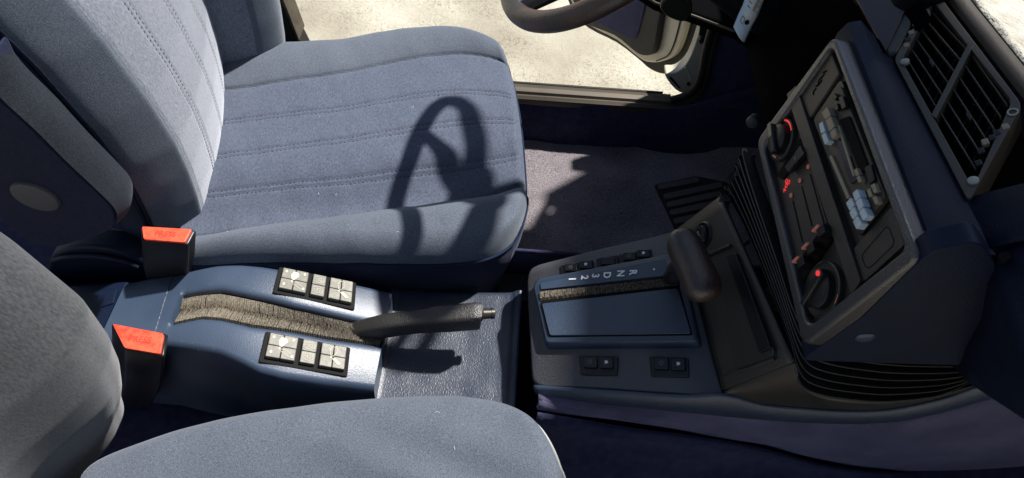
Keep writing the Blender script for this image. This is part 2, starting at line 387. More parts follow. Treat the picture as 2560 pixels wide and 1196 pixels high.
# ---- open driver door
d0 = Vector((.385, 1.185, 0)); dd = Vector((-.47, .88, 0)).normalized(); dn = Vector((-dd.y, dd.x, 0)).normalized()
if dn.dot(CAM - d0) < 0: dn = -dn
DP = (d0, dn)
def dpoly(pts, h): return [PL(px, py, DP, h) for px, py in pts]
sh = dpoly([(1400, -60), (1430, 30), (1470, 72), (1540, 108), (1597, 152), (1620, 172), (1648, 185), (1676, 185), (1700, 172), (1722, 148), (1742, 100), (1757, 30), (1766, -60)], 0)
sh_rub = sh
sh = dpoly([(1400, -60), (1440, 30), (1475, 66), (1540, 100), (1597, 146), (1625, 157), (1655, 154), (1680, 141), (1697, 112), (1712, 60), (1724, 0), (1735, -60)], .016)
MB().prism(smooth_path(sh, 3), -dn*.02).build('door', M_paint, body, bevel=.005, seg=3, label='cream door standing open with navy cloth trim')
door = body.children[-1]
MB().prism(smooth_path(sh_rub, 3), -dn*.03).build('door_rubber', M_rubber, door, bevel=.006, seg=3)
sh = dpoly([(1640, 153), (1668, 140), (1684, 112), (1700, 55), (1712, 0), (1718, -40)], .018)
MB().tube(smooth_path(sh, 5), .0016, 6).build('door_fold', M_rubber, door)
sh = dpoly([(1380, -60), (1425, -10), (1450, 44), (1471, 64), (1534, 89), (1580, 125), (1600, 138), (1622, 139), (1634, 126), (1640, 100), (1648, 50), (1660, 0), (1672, -60)], .034)
MB().prism(smooth_path(sh, 3), -dn*.018).build('trim_panel', material('grey_door_vinyl', (.012, .012, .013), .6, .3, col2=(.017, .017, .018), nscale=20, bumps=(('cell', 500, .0006, None), ('noise', 60, .001, None))), door, bevel=.004, seg=3)
sh = dpoly([(1440, -60), (1462, 20), (1478, 52), (1530, 76), (1572, 96), (1586, 97), (1594, 84), (1606, 40), (1614, 0), (1622, -60)], .037)
MB().prism(smooth_path(sh, 3), -dn*.006).build('trim_insert', M_carpet, door, bevel=.002, seg=2)

# ================================================================== SEATS
def coons(c0, c1, d0_, d1_, ss, ts):
    """c0(s) near, c1(s) far, d0(t) rear, d1(t) front"""
    P00, P10, P01, P11 = c0(0), c0(1), c1(0), c1(1); G = []
    for s in ss:
        row = []
        for t in ts:
            row.append((1-t)*c0(s) + t*c1(s) + (1-s)*d0_(t) + s*d1_(t) - ((1-s)*(1-t)*P00 + s*(1-t)*P10 + (1-s)*t*P01 + s*t*P11))
        G.append(row)
    return G
def curve(pts):
    P = resamp(smooth_path(pts, 8), 120)
    def f(t):
        x = min(max(t, 0), 1)*119; i = min(int(x), 118); return lerp(P[i], P[i+1], x-i)
    return f
ZSEAT = .288
cz = ZSEAT - .004
near = [U(*p, z=cz) for p in [(500, 628), (700, 631), (850, 634), (1000, 637), (1120, 637), (1190, 630), (1245, 612), (1284, 582)]]
front = [near[-1]] + [U(*p, z=cz) for p in [(1306, 550), (1318, 500), (1316, 430), (1308, 350), (1298, 270), (1287, 205), (1268, 150), (1250, 120)]]
far = [U(*p, z=cz) for p in [(610, 104), (740, 97), (850, 90), (950, 74), (1050, 64), (1130, 66), (1190, 82), (1228, 101)]] + [front[-1]]
xr = -.515
near = [Vector((xr, near[0].y - .004, cz))] + near; far = [Vector((-.66, far[0].y + .0, cz))] + far
fn_, ff_, fr_, fd_ = curve(near), curve(far), curve(front), (lambda t: lerp(near[0], far[0], t))
def edge(d, r):
    if d >= r: return 0
    return r - math.sqrt(max(r*r - (r-d)**2, 0))
def mir(p): return Vector((p.x - .03, 2*CY - p.y, p.z))
pf = [U(*p, z=cz) for p in [(230, 1135), (400, 1072), (550, 1035), (700, 1010), (850, 992), (1000, 982), (1130, 981), (1230, 995), (1300, 1022)]]
pfr = [pf[-1]] + [U(*p, z=cz) for p in [(1345, 1060), (1378, 1110), (1400, 1165), (1415, 1225)]] + [Vector((.095, .08, cz)), Vector((.085, -.08, cz)), Vector((.05, -.15, cz))]
pn = [Vector((-.55, -.18, cz)), Vector((-.3, -.18, cz)), Vector((-.1, -.18, cz))] + [pfr[-1]]
near2 = [mir(p) for p in [Vector((xr + .03, pf[0].y - .03, cz))] + pf]; front2 = [mir(p) for p in pfr]; far2 = [mir(p) for p in [Vector((xr + .03, -.17, cz))] + pn]
gn_, gf_, gr_, gd_ = curve(near2), curve(far2), curve(front2), (lambda t: lerp(near2[0], far2[0], t))
SEAMS = [  # (t rear, t front, double)
]
def tat(px, py):
    p = U(px, py, z=ZSEAT); s = (p.x - xr)/(.0 - xr)
    # across the seat by y, near/far curves at same x
    def yat(f):
        a, b = 0., 1.
        for _ in range(30):
            m = (a+b)/2
            if f(m).x < p.x: a = m
            else: b = m
        return f(a).y
    yn, yf = yat(fn_), yat(ff_); return (p.y - yn)/(yf - yn)
for a, c, dbl in (((510, 549), (1200, 474), 0), ((520, 463), (1150, 400), 1), ((520, 380), (1150, 316), 1), ((560, 293), (1100, 236), 1), ((560, 213), (1180, 148), 0)):
    SEAMS.append((tat(*a), tat(*c), dbl))
def seam_t(k, s):
    a, b, _ = SEAMS[k]; u = (s - .12)/.75; return lerp(a, b, min(max(u, -.2), 1.1))
def cushion_grid(mirror, ns=170, ntt=230):
    L_, W_ = .60, .50
    ss = [1 - (1-i/(ns-1))**1.0 for i in range(ns)]
    ts = [j/(ntt-1) for j in range(ntt)]
    G = coons(gn_, gf_, gd_, gr_, ss, ts) if mirror else coons(fn_, ff_, fd_, fr_, ss, ts)
    mo = .07 if mirror else 0
    zt = {}
    for i, s in enumerate(ss):
        for j, t in enumerate(ts):
            p = G[i][j]
            dn_, df_, dfr = t*W_, (1-t)*W_, (1-s)*L_
            r = .034
            dz = -edge(dn_, r) - edge(df_, .03) - edge(dfr, .030)
            dz = max(dz, -.036)
            # bolsters a little higher, pleats slightly pillowed
            tb, tf = seam_t(0, s) + mo, seam_t(4, s)
            bol = 0
            if t < tb: bol = .014*math.sin(math.pi*min(t/tb, 1)**.8)*(.4 + .6*min(s*1.4, 1))
            elif t > tf: bol = .010*math.sin(math.pi*min((1-t)/(1-tf), 1))
            dz += bol
            if not mirror:
                dv_ = (t - tb)*W_
                if dv_ > 0: dz -= .036*math.exp(-((dv_-.010)/.062)**2)*(1 - math.exp(-((s-.02)/.25)**2)*.3)*(1 if s < .75 else max(.25, 1-(s-.75)*2.6))
                else: dz -= .020*math.exp(-(dv_/.022)**2)
                dz += .008*math.exp(-((dv_-.17)/.07)**2)*s
            gr = 0
            for k, (_, _, dbl) in enumerate(SEAMS):
                d = (t - seam_t(k, s) - mo)*W_
                if dbl:
                    gr -= .0022*math.exp(-((d-.0045)/.0016)**2) + .0022*math.exp(-((d+.0045)/.0016)**2) + .0012*math.exp(-(d/.012)**2)
                else: gr -= .0045*math.exp(-(d/.0022)**2) + .002*math.exp(-(d/.009)**2)
            fade = min(1, max(0, (1-s)*L_/.03))
            dz += gr*fade
            x, y = p.x, p.y
            dz += .0035*noise.noise(Vector((x*5, y*7, 5 if mirror else 0))) + .0018*noise.noise(Vector((x*22 + y*14, y*9 - x*6, 2)))
            # soft creases that fan out at the front near corner
            dz += .0042*math.sin((y - .62 - .35*(x+.25))*80)*math.exp(-((y-.70)/.075)**2)*math.exp(-((x+.10)/.14)**2) + (0 if mirror else -.007*math.exp(-((y-.665-.25*(x+.2))/.022)**2)*math.exp(-((x+.14)/.16)**2))
            dz += -.010*math.exp(-((s-.05)/.12)**2) - .004*math.exp(-(((x+.3)/.2)**2 + ((y-.8)/.15)**2))
            G[i][j] = Vector((x, y, ZSEAT + dz + .006*s))
    return G, ss, ts
# backrest reference line
BZ = [.18, .25, .30, .36, .42, .50, .60, .70, .80, .90, 1.0]
BX = [-.535, -.520, -.510, -.502, -.498, -.503, -.518, -.545, -.576, -.61, -.645]
BXP = [-.57, -.545, -.52, -.495, -.478, -.466, -.476, -.50, -.53, -.57, -.61]
Y0, Y1 = .562, 1.055
def bfront(y, z):
    """forward offset of the backrest front across its width"""
    f = 0
    yn, yf = .618, .955
    if y < yn: f = -.048 + .062*((y-Y0)/(yn-Y0))**.75
    elif y > yf: f = .010 + .034*math.sin(math.pi*(y-yf)/(Y1-yf)*.9)
    else: f = .010 - .070*((y-yn)/(yf-yn))**1.4 + .008*math.sin(math.pi*(y-yn)/(yf-yn))
    if yf-.02 < y <= yf: f = lerp(f, .008, (y-yf+.02)/.02)
    return f
BSE = [(.618, 0), (.695, 1), (.780, 1), (.865, 1), (.955, 0)]
def make_seat(mirror, name, label, dx):
    root = empty(name, Vector((-.25 + dx, (CY*2 - .81) if mirror else .81, .0)), label, 'car seat', 'front seats of the car')
    def T(v): return Vector((v.x + dx, 2*CY - v.y, v.z)) if mirror else Vector(v)
    G, ss, ts = cushion_grid(mirror)
    ns, ntt = len(G), len(G[0])
    fab = M_fabric
    top = [[T(p) for p in r] for r in G]
    # top cover: split at the outer seams so that bolsters wear their own cloth
    cush = gridmesh('cushion', top, fab, root, smooth=True, angle=180)
    cush.data.materials.append(M_fabric_pile)
    for idx, poly in enumerate(cush.data.polygons):
        i, j = divmod(idx, ntt-1); s, t = ss[i], ts[j]
        if t < seam_t(0, s) + (.07 if mirror else 0) or t > seam_t(4, s): poly.material_index = 1
    # border band round the cushion
    rim = [G[i][0] for i in range(ns)] + [G[-1][j] for j in range(1, ntt)] + [G[i][-1] for i in range(ns-2, -1, -1)]
    rim = [T(p) for p in rim]
    cen = T(Vector((-.3, .81, 0)))
    rows = []
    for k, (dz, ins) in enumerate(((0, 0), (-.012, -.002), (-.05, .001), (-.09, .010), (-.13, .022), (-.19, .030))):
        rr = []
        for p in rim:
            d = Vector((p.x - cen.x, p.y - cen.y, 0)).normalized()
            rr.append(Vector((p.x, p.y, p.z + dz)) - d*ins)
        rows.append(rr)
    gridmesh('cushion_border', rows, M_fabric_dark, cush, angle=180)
    pr = [p + Vector((0, 0, -.003)) + Vector((p.x-cen.x, p.y-cen.y, 0)).normalized()*.0012 for p in rim]
    MB().tube(resamp(pr, 300), .0024, 6).build('piping', M_piping_pale if mirror else M_piping, cush)
    # stitches
    st = MB()
    def stitch(p, d, n, w_=.0007, l=.0022):
        b = d.cross(n).normalized()*w_; d = d.normalized()*l*.5; c = p + n*.0002
        st.add([c-d-b, c+d-b, c+d+b, c-d+b, c+n*.0007], [(0, 1, 4), (1, 2, 4), (2, 3, 4), (3, 0, 4), (3, 2, 1, 0)])
    for k, (_, _, dbl) in enumerate(SEAMS):
        for off in ((-.0045, .0045) if dbl else (0,)):
            if mirror and k: continue
            for i in range(2, ns-6):
                for h in (0, .5):
                    if dbl and h: continue
                    s = ss[i] + h/(ns-1); t = seam_t(k, s) + off/.50 + (.07 if mirror else 0)
                    j = t*(ntt-1); j0 = int(j)
                    p = lerp(G[i][j0], G[i][j0+1], j-j0)
                    if h: p = lerp(p, G[i+1][j0], .5)
                    if dbl and i % 2: continue
                    stitch(T(p), Vector((1, 0, 0)), Vector((0, 0, 1)), .0009 if dbl else .0006, .003)
    st.build('stitching', M_thread, cush, smooth=False)
    # backrest
    zs = [.20 + .78*i/110 for i in range(111)]
    rings = []; mats = []
    ysf = [Y0 + (Y1-Y0)*j/150 for j in range(151)]
    for z in zs:
        x0 = itp(z, BZ, BXP if mirror else BX)
        top_r = edge(.98 - z, .06) if z > .92 else 0
        ring = []
        for y in ysf:
            rr_ = .045 if mirror else .022
            e = edge(y-Y0, rr_ if mirror else .008)*1.0 + edge(Y1-y, rr_)
            f = bfront(y, z) if not mirror else (.0 - .055*(lambda q: q*q*(3-2*q))(min(1, max(0, (min(y-Y0, Y1-y) - .06)/.13))))
            # lumbar swell and bolsters flattening to the top
            f *= 1.0 if z < .75 else lerp(1, .5, (z-.75)/.23)
            for ys, dbl in ([] if mirror else BSE):
                d = y - ys - (0 if not dbl else .10*(z-.35)*(ys-.80))
                if dbl: f -= .0020*math.exp(-((d-.0045)/.0016)**2) + .0020*math.exp(-((d+.0045)/.0016)**2)
                else: f -= .005*math.exp(-(d/.003)**2)
            f += .001*noise.noise(Vector((z*8, y*8, 9)))
            ring.append(Vector((x0 + f - min(e, rr_ + .005) - top_r*.5, y, z)))
        bk_ = x0 - .115
        ring += [Vector((x0 - .045, Y1 - .001, z)), Vector((bk_ + .02, Y1 - .003, z)), Vector((bk_, Y1 - .03, z)), Vector((bk_, Y0 + .03, z)), Vector((bk_ + .02, Y0 + .003, z)), Vector((x0 - .045, Y0 + .001, z))]
        rings.append([T(p) for p in ring])
    n = len(rings[0])
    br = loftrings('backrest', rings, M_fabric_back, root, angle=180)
    br.data.materials.append(M_fabric_grey if mirror else M_fabric_pile); br.data.materials.append(M_fabric_dark)
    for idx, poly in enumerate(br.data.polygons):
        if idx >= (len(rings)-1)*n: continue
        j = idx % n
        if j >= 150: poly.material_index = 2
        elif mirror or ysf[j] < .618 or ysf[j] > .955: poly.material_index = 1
    if mirror: pass
    for ys_ in (0,):
        pp = [T(Vector((itp(z, BZ, BX) - .055, Y0 - .0012, z))) for z in zs]
        if not mirror: MB().tube(pp, .0026, 6).build('piping', M_piping, br)
    st = MB()
    for ys, dbl in BSE:
        if not dbl or mirror: continue
        for off in (-.0045, .0045):
            for i in range(0, 110):
                z = zs[i]; y = ys + off + .10*(z-.35)*(ys-.80)
                j = (y-Y0)/(Y1-Y0)*150; j0 = int(j); p = lerp(rings[i][j0], rings[i][j0+1], j-j0)
                stitch(p, Vector((0, 0, 1)), Vector((1, 0, 0)), .0009, .0035)
        st.build('stitching', M_thread, br, smooth=False); st = MB()

    # seat base
    b0 = [T(Vector(v)) for v in ((-.55, .60, .12), (-.02, .60, .10), (-.02, 1.03, .10), (-.55, 1.03, .12))]
    MB().prism(b0, (0, 0, -.09)).build('seat_base', M_black_soft, root, bevel=.01)
    return root, T
seatD, TD = make_seat(False, 'driver_seat', 'blue-grey velour driver seat with stitched pleats, crossed by shadow, its armrest folded up', 0)
seatP, TP = make_seat(True, 'passenger_seat', 'blue-grey cloth car seat in the near left corner with pale piping at its front', .03)

rd = random.Random(31)
for (G_, T_, root_, nm) in ((cushion_grid(False)[0], TD, seatD, 0), (cushion_grid(True)[0], TP, seatP, 1)):
    mb = MB()
    for i in range(11):
        a_, b_ = rd.randrange(10, len(G_)-8), rd.randrange(6, len(G_[0])-6); p = T_(G_[a_][b_]) + Vector((0, 0, .0006)); an = rd.uniform(0, 6.28); l_ = rd.uniform(.0008, .0035)
        d_ = Vector((math.cos(an), math.sin(an), 0)); q_ = Vector((-d_.y, d_.x, 0))
        mb.tube([p - d_*l_, p + q_*rd.uniform(-.5, .5)*l_ + Vector((0, 0, .0004)), p + d_*l_], .00016, 4)
    o = mb.build('lint', M_icon, root_); o['kind'] = 'stuff'
# folded-up armrest on the driver seat
arm = [(-60, 185), (0, 252), (80, 325), (160, 405), (235, 475), (275, 515), (286, 540), (284, 558), (268, 578), (235, 592), (190, 606), (140, 618), (95, 612), (50, 588), (0, 548), (-60, 500)]
pa = smooth_path([U(px, py, y=.492) for px, py in arm], 5, True)
MB().prism(pa, (0, .052, 0)).build('armrest', M_fabric_dark, seatD, bevel=.010, seg=4, label='folded-up cloth armrest with a round cap')
ar = seatD.children[-1]
fr = [(-60, 185), (0, 252), (80, 325), (160, 405), (235, 475), (275, 515), (286, 540), (284, 558)]
P1 = [U(px, py, y=.4915) for px, py in fr]
P1 = resamp(smooth_path(P1, 5), 40)
G = []
for k in range(9):
    u = k/8; row = []
    for i, p in enumerate(P1):
        t0 = (P1[min(i+1, 39)] - P1[max(i-1, 0)]).normalized(); nrm = Vector((-t0.z, 0, t0.x))
        if nrm.x + nrm.z*.3 < 0: nrm = -nrm
        row.append(p + nrm*(.0035 + .006*math.sin(math.pi*u)) + Vector((0, .053*u, 0)))
    G.append(row)
gridmesh('armrest_pad', G, material('shaded_armrest_cloth', (.009, .012, .017), .9, .2, sheen=.06, col2=(.018, .022, .028), nscale=400, bumps=(('noise', 700, .0006, None),)), ar, angle=180)  # seat cloth darkened to paint the shade on the armrest front
cp = U(90, 490, y=.492)
MB().lathe(cp, Vector((0, -1, 0)), [(.0285, -.004), (.0285, .002), (.0270, .0042), (.022, .0048), (.012, .0052)], 40).build('pivot_cap', M_grey_plastic, ar)
# hinge cover below the driver backrest
hc = smooth_path([U(px, py, y=.53) for px, py in [(122, 655), (150, 628), (200, 618), (270, 622), (340, 645), (400, 690), (430, 740), (430, 800), (150, 800), (120, 720)]], 4, True)
MB().prism(hc, (0, .04, 0)).build('hinge_cover', M_navy, seatD, bevel=.006, seg=4)
hr = smooth_path([U(px, py, y=.526) for px, py in [(135, 652), (170, 642), (240, 640), (300, 650), (345, 668)]], 5)
MB().tube(hr, .004, 8).build('cover_rib', M_navy, seatD)

# ================================================================== HANDBRAKE CONSOLE
HX = [-1.0, -.75, -.62, -.52, -.44, -.38, -.32, -.19, 0]
HZ = [.15, .185, .212, .240, .259, .262, .252, .205, .14]
def hz(x, y=0): return itp(x, HX, [z for z in HZ])
# smooth version
_hx = np.linspace(-1.0, 0, 200); _hz = np.interp(_hx, HX, HZ)
_k = np.exp(-np.linspace(-2, 2, 21)**2); _k /= _k.sum(); _hz = np.convolve(np.pad(_hz, 10, mode='edge'), _k, 'valid')
_hz = np.where(_hx > -.25, np.interp(_hx, HX, HZ), _hz)
def hz(x, y=0): return float(np.interp(x, _hx, _hz))
hcon = empty('handbrake_console', (-.4, CY, .0), 'navy grained console between the seats with a brush slot and two seat-switch pads', 'centre console')
def sline(pts, h=0): return [SF(px, py, hz, h) for px, py in pts]
farE = sline([(330, 702), (380, 692), (451, 681), (500, 669), (543, 661), (600, 659), (640, 662), (690, 669), (830, 696), (962, 724)])
nearE = sline([(330, 850), (400, 860), (501, 872), (543, 880), (597, 903), (643, 926), (700, 940), (800, 955), (919, 970), (955, 976)])
slF = sline([(434, 744), (445, 738), (459, 736), (500, 729), (551, 725), (627, 740), (731, 765), (878, 798), (962, 815)])
slN = sline([(421, 807), (428, 809), (436, 807), (501, 794), (551, 798), (627, 815), (811, 844), (903, 857), (962, 866)])
def yx(pts, x): 
    P = sorted([(p.x, p.y) for p in pts]); return itp(x, [a for a, _ in P], [b for _, b in P])
x_s0 = -.585 if False else min(p.x for p in slF[:1])
x_end = -.188
def section(x, slot=True, drop=0):
    z = hz(x) - drop; yf, yn = yx(farE, x), yx(nearE, x); R_ = .008
    a, c = yx(slF, x), yx(slN, x); w_ = 1 if slot else 0
    pts = []
    pts += [Vector((x, yf + .020, .02)), Vector((x, yf + .008, z - .05)), Vector((x, yf + .001, z - R_*1.2)), Vector((x, yf - .002, z - R_*.4)), Vector((x, yf - R_, z))]
    if slot:
        dpt = .016
        pts += [Vector((x, a + .012, z)), Vector((x, a + .006, z - .0005)), Vector((x, a + .001, z - .004)), Vector((x, a, z - dpt)), Vector((x, c, z - dpt)), Vector((x, c - .001, z - .004)), Vector((x, c - .006, z - .0005)), Vector((x, c - .012, z))]
    else:
        pts += [Vector((x, lerp(a + .012, c - .012, u), z)) for u in (0, .12, .2, .3, .7, .8, .88, 1)]
    pts += [Vector((x, yn + R_, z)), Vector((x, yn + .002, z - R_*.4)), Vector((x, yn - .001, z - R_*1.2)), Vector((x, yn - .010, z - .05)), Vector((x, yn - .020, .02))]
    return pts
xsl = max(slF[0].x, slN[0].x) + .002
xs = [-.605] + [lerp(-.60, xsl - .004, i/8) for i in range(9)] + [xsl - .001]
rings = [section(x, False) for x in xs] 
rings += [section(lerp(xsl + .002, x_end, i/60), True) for i in range(61)]
loftrings('console_shell', rings, M_vinyl, hcon, angle=55)
# end faces softened by a bevel-like cap
# rear cover behind the split line
def sec2(x):
    z = hz(x) - .0015; yf, yn = yx(farE, max(x, -.60)) + .004, yx(nearE, max(x, -.60)) - .004
    return [Vector((x, yf + .03, .02)), Vector((x, yf + .006, z - .03)), Vector((x, yf - .002, z - .004)), Vector((x, yf - .010, z)), Vector((x, CY, z + .002)), Vector((x, yn + .010, z)), Vector((x, yn + .002, z - .004)), Vector((x, yn - .006, z - .03)), Vector((x, yn - .03, .02))]
loftrings('rear_cover', [sec2(lerp(-1.0, -.607, i/20)) for i in range(21)], M_navy, hcon, angle=50)
sp = [SF(px, py, hz, .0006) for px, py in [(432, 684), (400, 790), (372, 880)]]
# split line ridge and small access cover
MB().tube(smooth_path(sp, 6), .0008, 6).build('split_line', M_vinyl_smooth, hcon)
ac = [SF(px, py, hz, .0022) for px, py in [(232, 742), (292, 722), (283, 758), (252, 768)]]
plate('access_cover', ac, Vector((0, 0, 1)), .003, M_navy, hcon, r=.002)
# long side seam
# brush of bristles in the slot
def bristles(name, parent, mat, fnE, fnN, surf, n, rows, up=.014, lean=.5, seed=1, x0=0, x1=1, width=.0005, messy=None, thick=1.0):
    rd = random.Random(seed); mb = MB()
    for i in range(n):
        u = i/n; x = lerp(x0, x1, u) + rd.uniform(-.0006, .0006)
        yf, yn = fnE(x), fnN(x); z = surf(x); mid = (yf + yn)/2 + .25*(yf-yn)*.3
        for side in (0, 1):
            for r in range(rows):
                ya = yf if side == 0 else yn
                base = Vector((x + rd.uniform(-.001, .001), ya, z - .013 + rd.uniform(-.002, .002)))
                tipy = mid + rd.uniform(-.004, .004)
                tip = Vector((x + rd.gauss(0, .0016) + .002*math.sin(u*60), tipy, z + up*rd.uniform(.15, .6) - .006))
                if messy and messy(x): tip += Vector((rd.uniform(-.004, .012), rd.uniform(-.008, .008), rd.uniform(0, .008)))
                midp = lerp(base, tip, .5) + Vector((0, 0, .006 + rd.uniform(0, .002)))
                wv = Vector((width*rd.uniform(.7, 1.3), 0, 0))
                mb.add([base - wv*1.4, base + wv*1.4, midp + wv, tip + wv*.3, tip - wv*.3, midp - wv], [(0, 1, 2, 5), (5, 2, 3, 4)])
    return mb.build(name, mat, parent, smooth=False, fix=False)
M_slot = M_black_soft
N_T = 88
rd = random.Random(12)
def tufts(mt_keep):
    mb = MB()
    for side in (0, 1):
        for i in range(N_T):
            x = lerp(xsl + .004, x_end - .004, (i + .5*side)/N_T); messy = x > -.275
            yf, yn = yx(slF, x), yx(slN, x); z = hz(x)
            y0, s_ = (yf, -1) if side == 0 else (yn, 1); wd = abs(yf-yn)
            reach = wd*(.52 if side == 0 else .55); lean = rd.gauss(0, .0006) + (.0008 if side else .0016)
            for k in range(20):
                a_ = rd.uniform(-1, 1); b_ = rd.random()
                base = Vector((x + a_*.0010, y0 + s_*.0005, z - .012))
                bend = Vector((x + a_*.0013, y0 + s_*.0045, z - .0055 + .0012*math.sqrt(1-a_*a_) - b_*.001))
                tip = Vector((x + a_*.0015 + lean + rd.gauss(0, .0007), y0 + s_*reach*rd.uniform(.72, 1.0), z - .0085 - rd.uniform(0, .003)))
                if messy: tip += Vector((rd.uniform(-.002, .010), rd.uniform(-.006, .006), rd.uniform(0, .008)))
                wv = Vector((.00026, 0, 0))
                mb.add([base-wv, base+wv, bend+wv, tip+wv*.5, tip-wv*.5, bend-wv], [(0, 1, 2, 5), (5, 2, 3, 4)])
    return mb
brush = tufts(0).build('brush', M_brist, hcon, smooth=False, fix=False)
mb = MB()
for i in range(320):
    x = lerp(xsl + .004, x_end - .003, rd.random()); messy = x > -.275; ym = lerp(yx(slF, x), yx(slN, x), .48)
    p = Vector((x, ym + rd.gauss(0, .003), hz(x) - .006)); d_ = Vector((rd.gauss(0, .5), rd.choice((-1, 1)), rd.uniform(0, .35))).normalized()*rd.uniform(.003, .009)
    wv = Vector((.0003, 0, 0)); mb.add([p-wv, p+wv, p+d_+wv*.3, p+d_-wv*.3], [(0, 1, 2, 3)])
mb.build('loose_bristles', M_bristdark, brush, smooth=False, fix=False)
mb = MB()
sf_ = [(lerp(xsl + .002, x_end - .002, i/40)) for i in range(41)]
gridmesh('slot_floor', [[Vector((x, yx(slF, x) - .0005, hz(x) - .0125)), Vector((x, yx(slN, x) + .0005, hz(x) - .0125))] for x in sf_], M_black_soft, brush)

# key pads with seat symbols
def quad(px4, fn, h=0):
    P = [SF(px, py, fn, h) for px, py in px4]
    n = ((P[1]-P[0]).cross(P[3]-P[0])).normalized()
    if n.z < 0: n = -n
    def q(a, b, hh=0): return lerp(lerp(P[0], P[1], a), lerp(P[3], P[2], a), b) + n*hh
    return q, n
def strip(mb, pts, w_, n, closed=False):
    P = pts + ([pts[0]] if closed else [])
    for a, b in zip(P, P[1:]):
        d = (b-a).normalized(); s = d.cross(n)*w_*.5; mb.prism([a-s, b-s, b+s, a+s], n*.00015)
def seatpad(px4, parent, label, h0=.0085):
    q, n = quad(px4, hz, .003)
    pad = MB().frustum(rnd([q(0, 0, .001), q(1, 0, .001), q(1, 1, .001), q(0, 1, .001)], .003), rnd([q(0, 0, -.006), q(1, 0, -.006), q(1, 1, -.006), q(0, 1, -.006)], .003)).build('seat_switch', M_padbase, parent, bevel=.001, label=label)
    # three keys: a = along, b = across (0 far, 1 near)
    for ki, (a0, a1) in enumerate(((.055, .385), (.435, .610), (.655, .955))):
        b0, b1 = .07, .86
        mb = MB(); cols = 2 if ki != 1 else 1
        for ci in range(cols):
            for ri in range(2):
                u0, u1 = lerp(a0, a1, ci/cols), lerp(a0, a1, (ci+1)/cols); v0, v1 = lerp(b0, b1, ri/2), lerp(b0, b1, (ri+1)/2)
                gx, gy = .004, .009
                u0 += gx*(ci > 0); u1 -= gx*(ci < cols-1); v0 += gy*(ri > 0); v1 -= gy*(ri < 1)
                iu, iv = .006, .018
                tu0, tu1 = u0 + iu*(ci == 0), u1 - iu*(ci == cols-1); tv0, tv1 = v0 + iv*(ri == 0), v1 - iv*(ri == 1)
                mb.frustum([q(tu0, tv0, h0 + .0005), q(tu1, tv0, h0 + .0005), q(tu1, tv1, h0), q(tu0, tv1, h0)], [q(u0, v0, .001), q(u1, v0, .001), q(u1, v1, .001), q(u0, v1, .001)])
        mb.build('key', M_key, pad, bevel=.0008, seg=2)
        ic = MB(); hh = h0 + .0007
        def Q(u, v): return q(lerp(a0, a1, u), lerp(b0, b1, v), hh)
        if ki != 1:
            # seat seen from the side: backrest, pivot, cushion
            br_ = [Q(.40, .50), Q(.34, .30), Q(.42, .12), Q(.60, .14), Q(.66, .30), Q(.50, .52)]
            cu = [Q(.40, .62), Q(.62, .60), Q(.88, .78), Q(.90, .86), Q(.78, .88), Q(.55, .74)]
            if ki == 0: ic.prism(br_, n*.00015); strip(ic, cu, .0007, n, True)
            else: strip(ic, br_, .0007, n, True); ic.prism([Q(.45, .62), Q(.60, .60), Q(.85, .80), Q(.72, .86)], n*.00015)
            c = Q(.42, .58); ic.lathe(c, n, [(.0014, 0), (.0014, .00015)], 12)
            for (u, v) in (((.16, .18), (.16, .78), (.84, .16), (.88, .84)) if ki == 0 else ((.14, .14), (.14, .88), (.88, .12), (.90, .90))):
                w1, w2 = .055, .075
                d = [Q(u-w1, v), Q(u, v-w2), Q(u+w1*.8, v-w2*.6), Q(u+w1*.8, v+w2*.5), Q(u-w1*.2, v+w2)]
                if ki == 0: ic.prism(d, n*.00015)
                else: strip(ic, d, .0005, n, True)
        else:
            for v in (.27, .73):
                strip(ic, [Q(.30, v-.13), Q(.62, v-.15), Q(.82, v-.05), Q(.82, v+.08), Q(.60, v+.15), Q(.30, v+.13)], .0006, n)
                strip(ic, [Q(.45, v-.06), Q(.60, v-.07), Q(.68, v), Q(.60, v+.07), Q(.45, v+.05)], .0006, n, True)
                for w_ in (-.10, 0, .10): strip(ic, [Q(.12, v+w_), Q(.34, v+w_)], .0005, n)
        ic.build('symbol', M_sym, pad, smooth=False)
seatpad([(698, 668), (891, 708), (886, 776), (681, 733)], hcon, 'black three-key seat switch pad on the far side')
seatpad([(664, 829), (876, 870), (868, 943), (646, 906)], hcon, 'black three-key seat switch pad on the near side')

# coin tray between the prongs and the gear console
zt_ = .168
tray = MB()
GX = [-.188, -.186, -.14, -.06, -.01, .008, .013, .019, .022]; GZ = [.168, .166, .166, .170, .176, .180, .187, .187, .16]
G = []
for i in range(60):
    x = lerp(-.20, .022, i/59); row = []
    for j in range(40):
        v = j/39; y = lerp(.338, .556, v); z = itp(x, GX, GZ)
        e = min(v, 1-v)*.218
        z += .010*math.exp(-(e/.008)**2) if x < .0 and False else 0
        z -= edge(e, .012)
        z += .0012*noise.noise(Vector((x*25, y*25, 1)))
        row.append(Vector((x, y, z)))
    G.append([Vector((x, .325, .02))] + row + [Vector((x, .575, .02))])
M_vinyl_tray = material('dark_navy_grained_vinyl', (.016, .024, .044), .44, .9, col2=(.022, .031, .053), nscale=9, bumps=(('cell', 700, .0004, None), ('noise', 420, .0005, (1, .5, 1))))
gridmesh('coin_tray', G, M_vinyl_tray, hcon, angle=70, solid=.003)
MB().tube([Vector((.019, .345, .184)), Vector((.019, .549, .186))], .004, 8).build('tray_edge', M_vinyl_smooth, hcon)

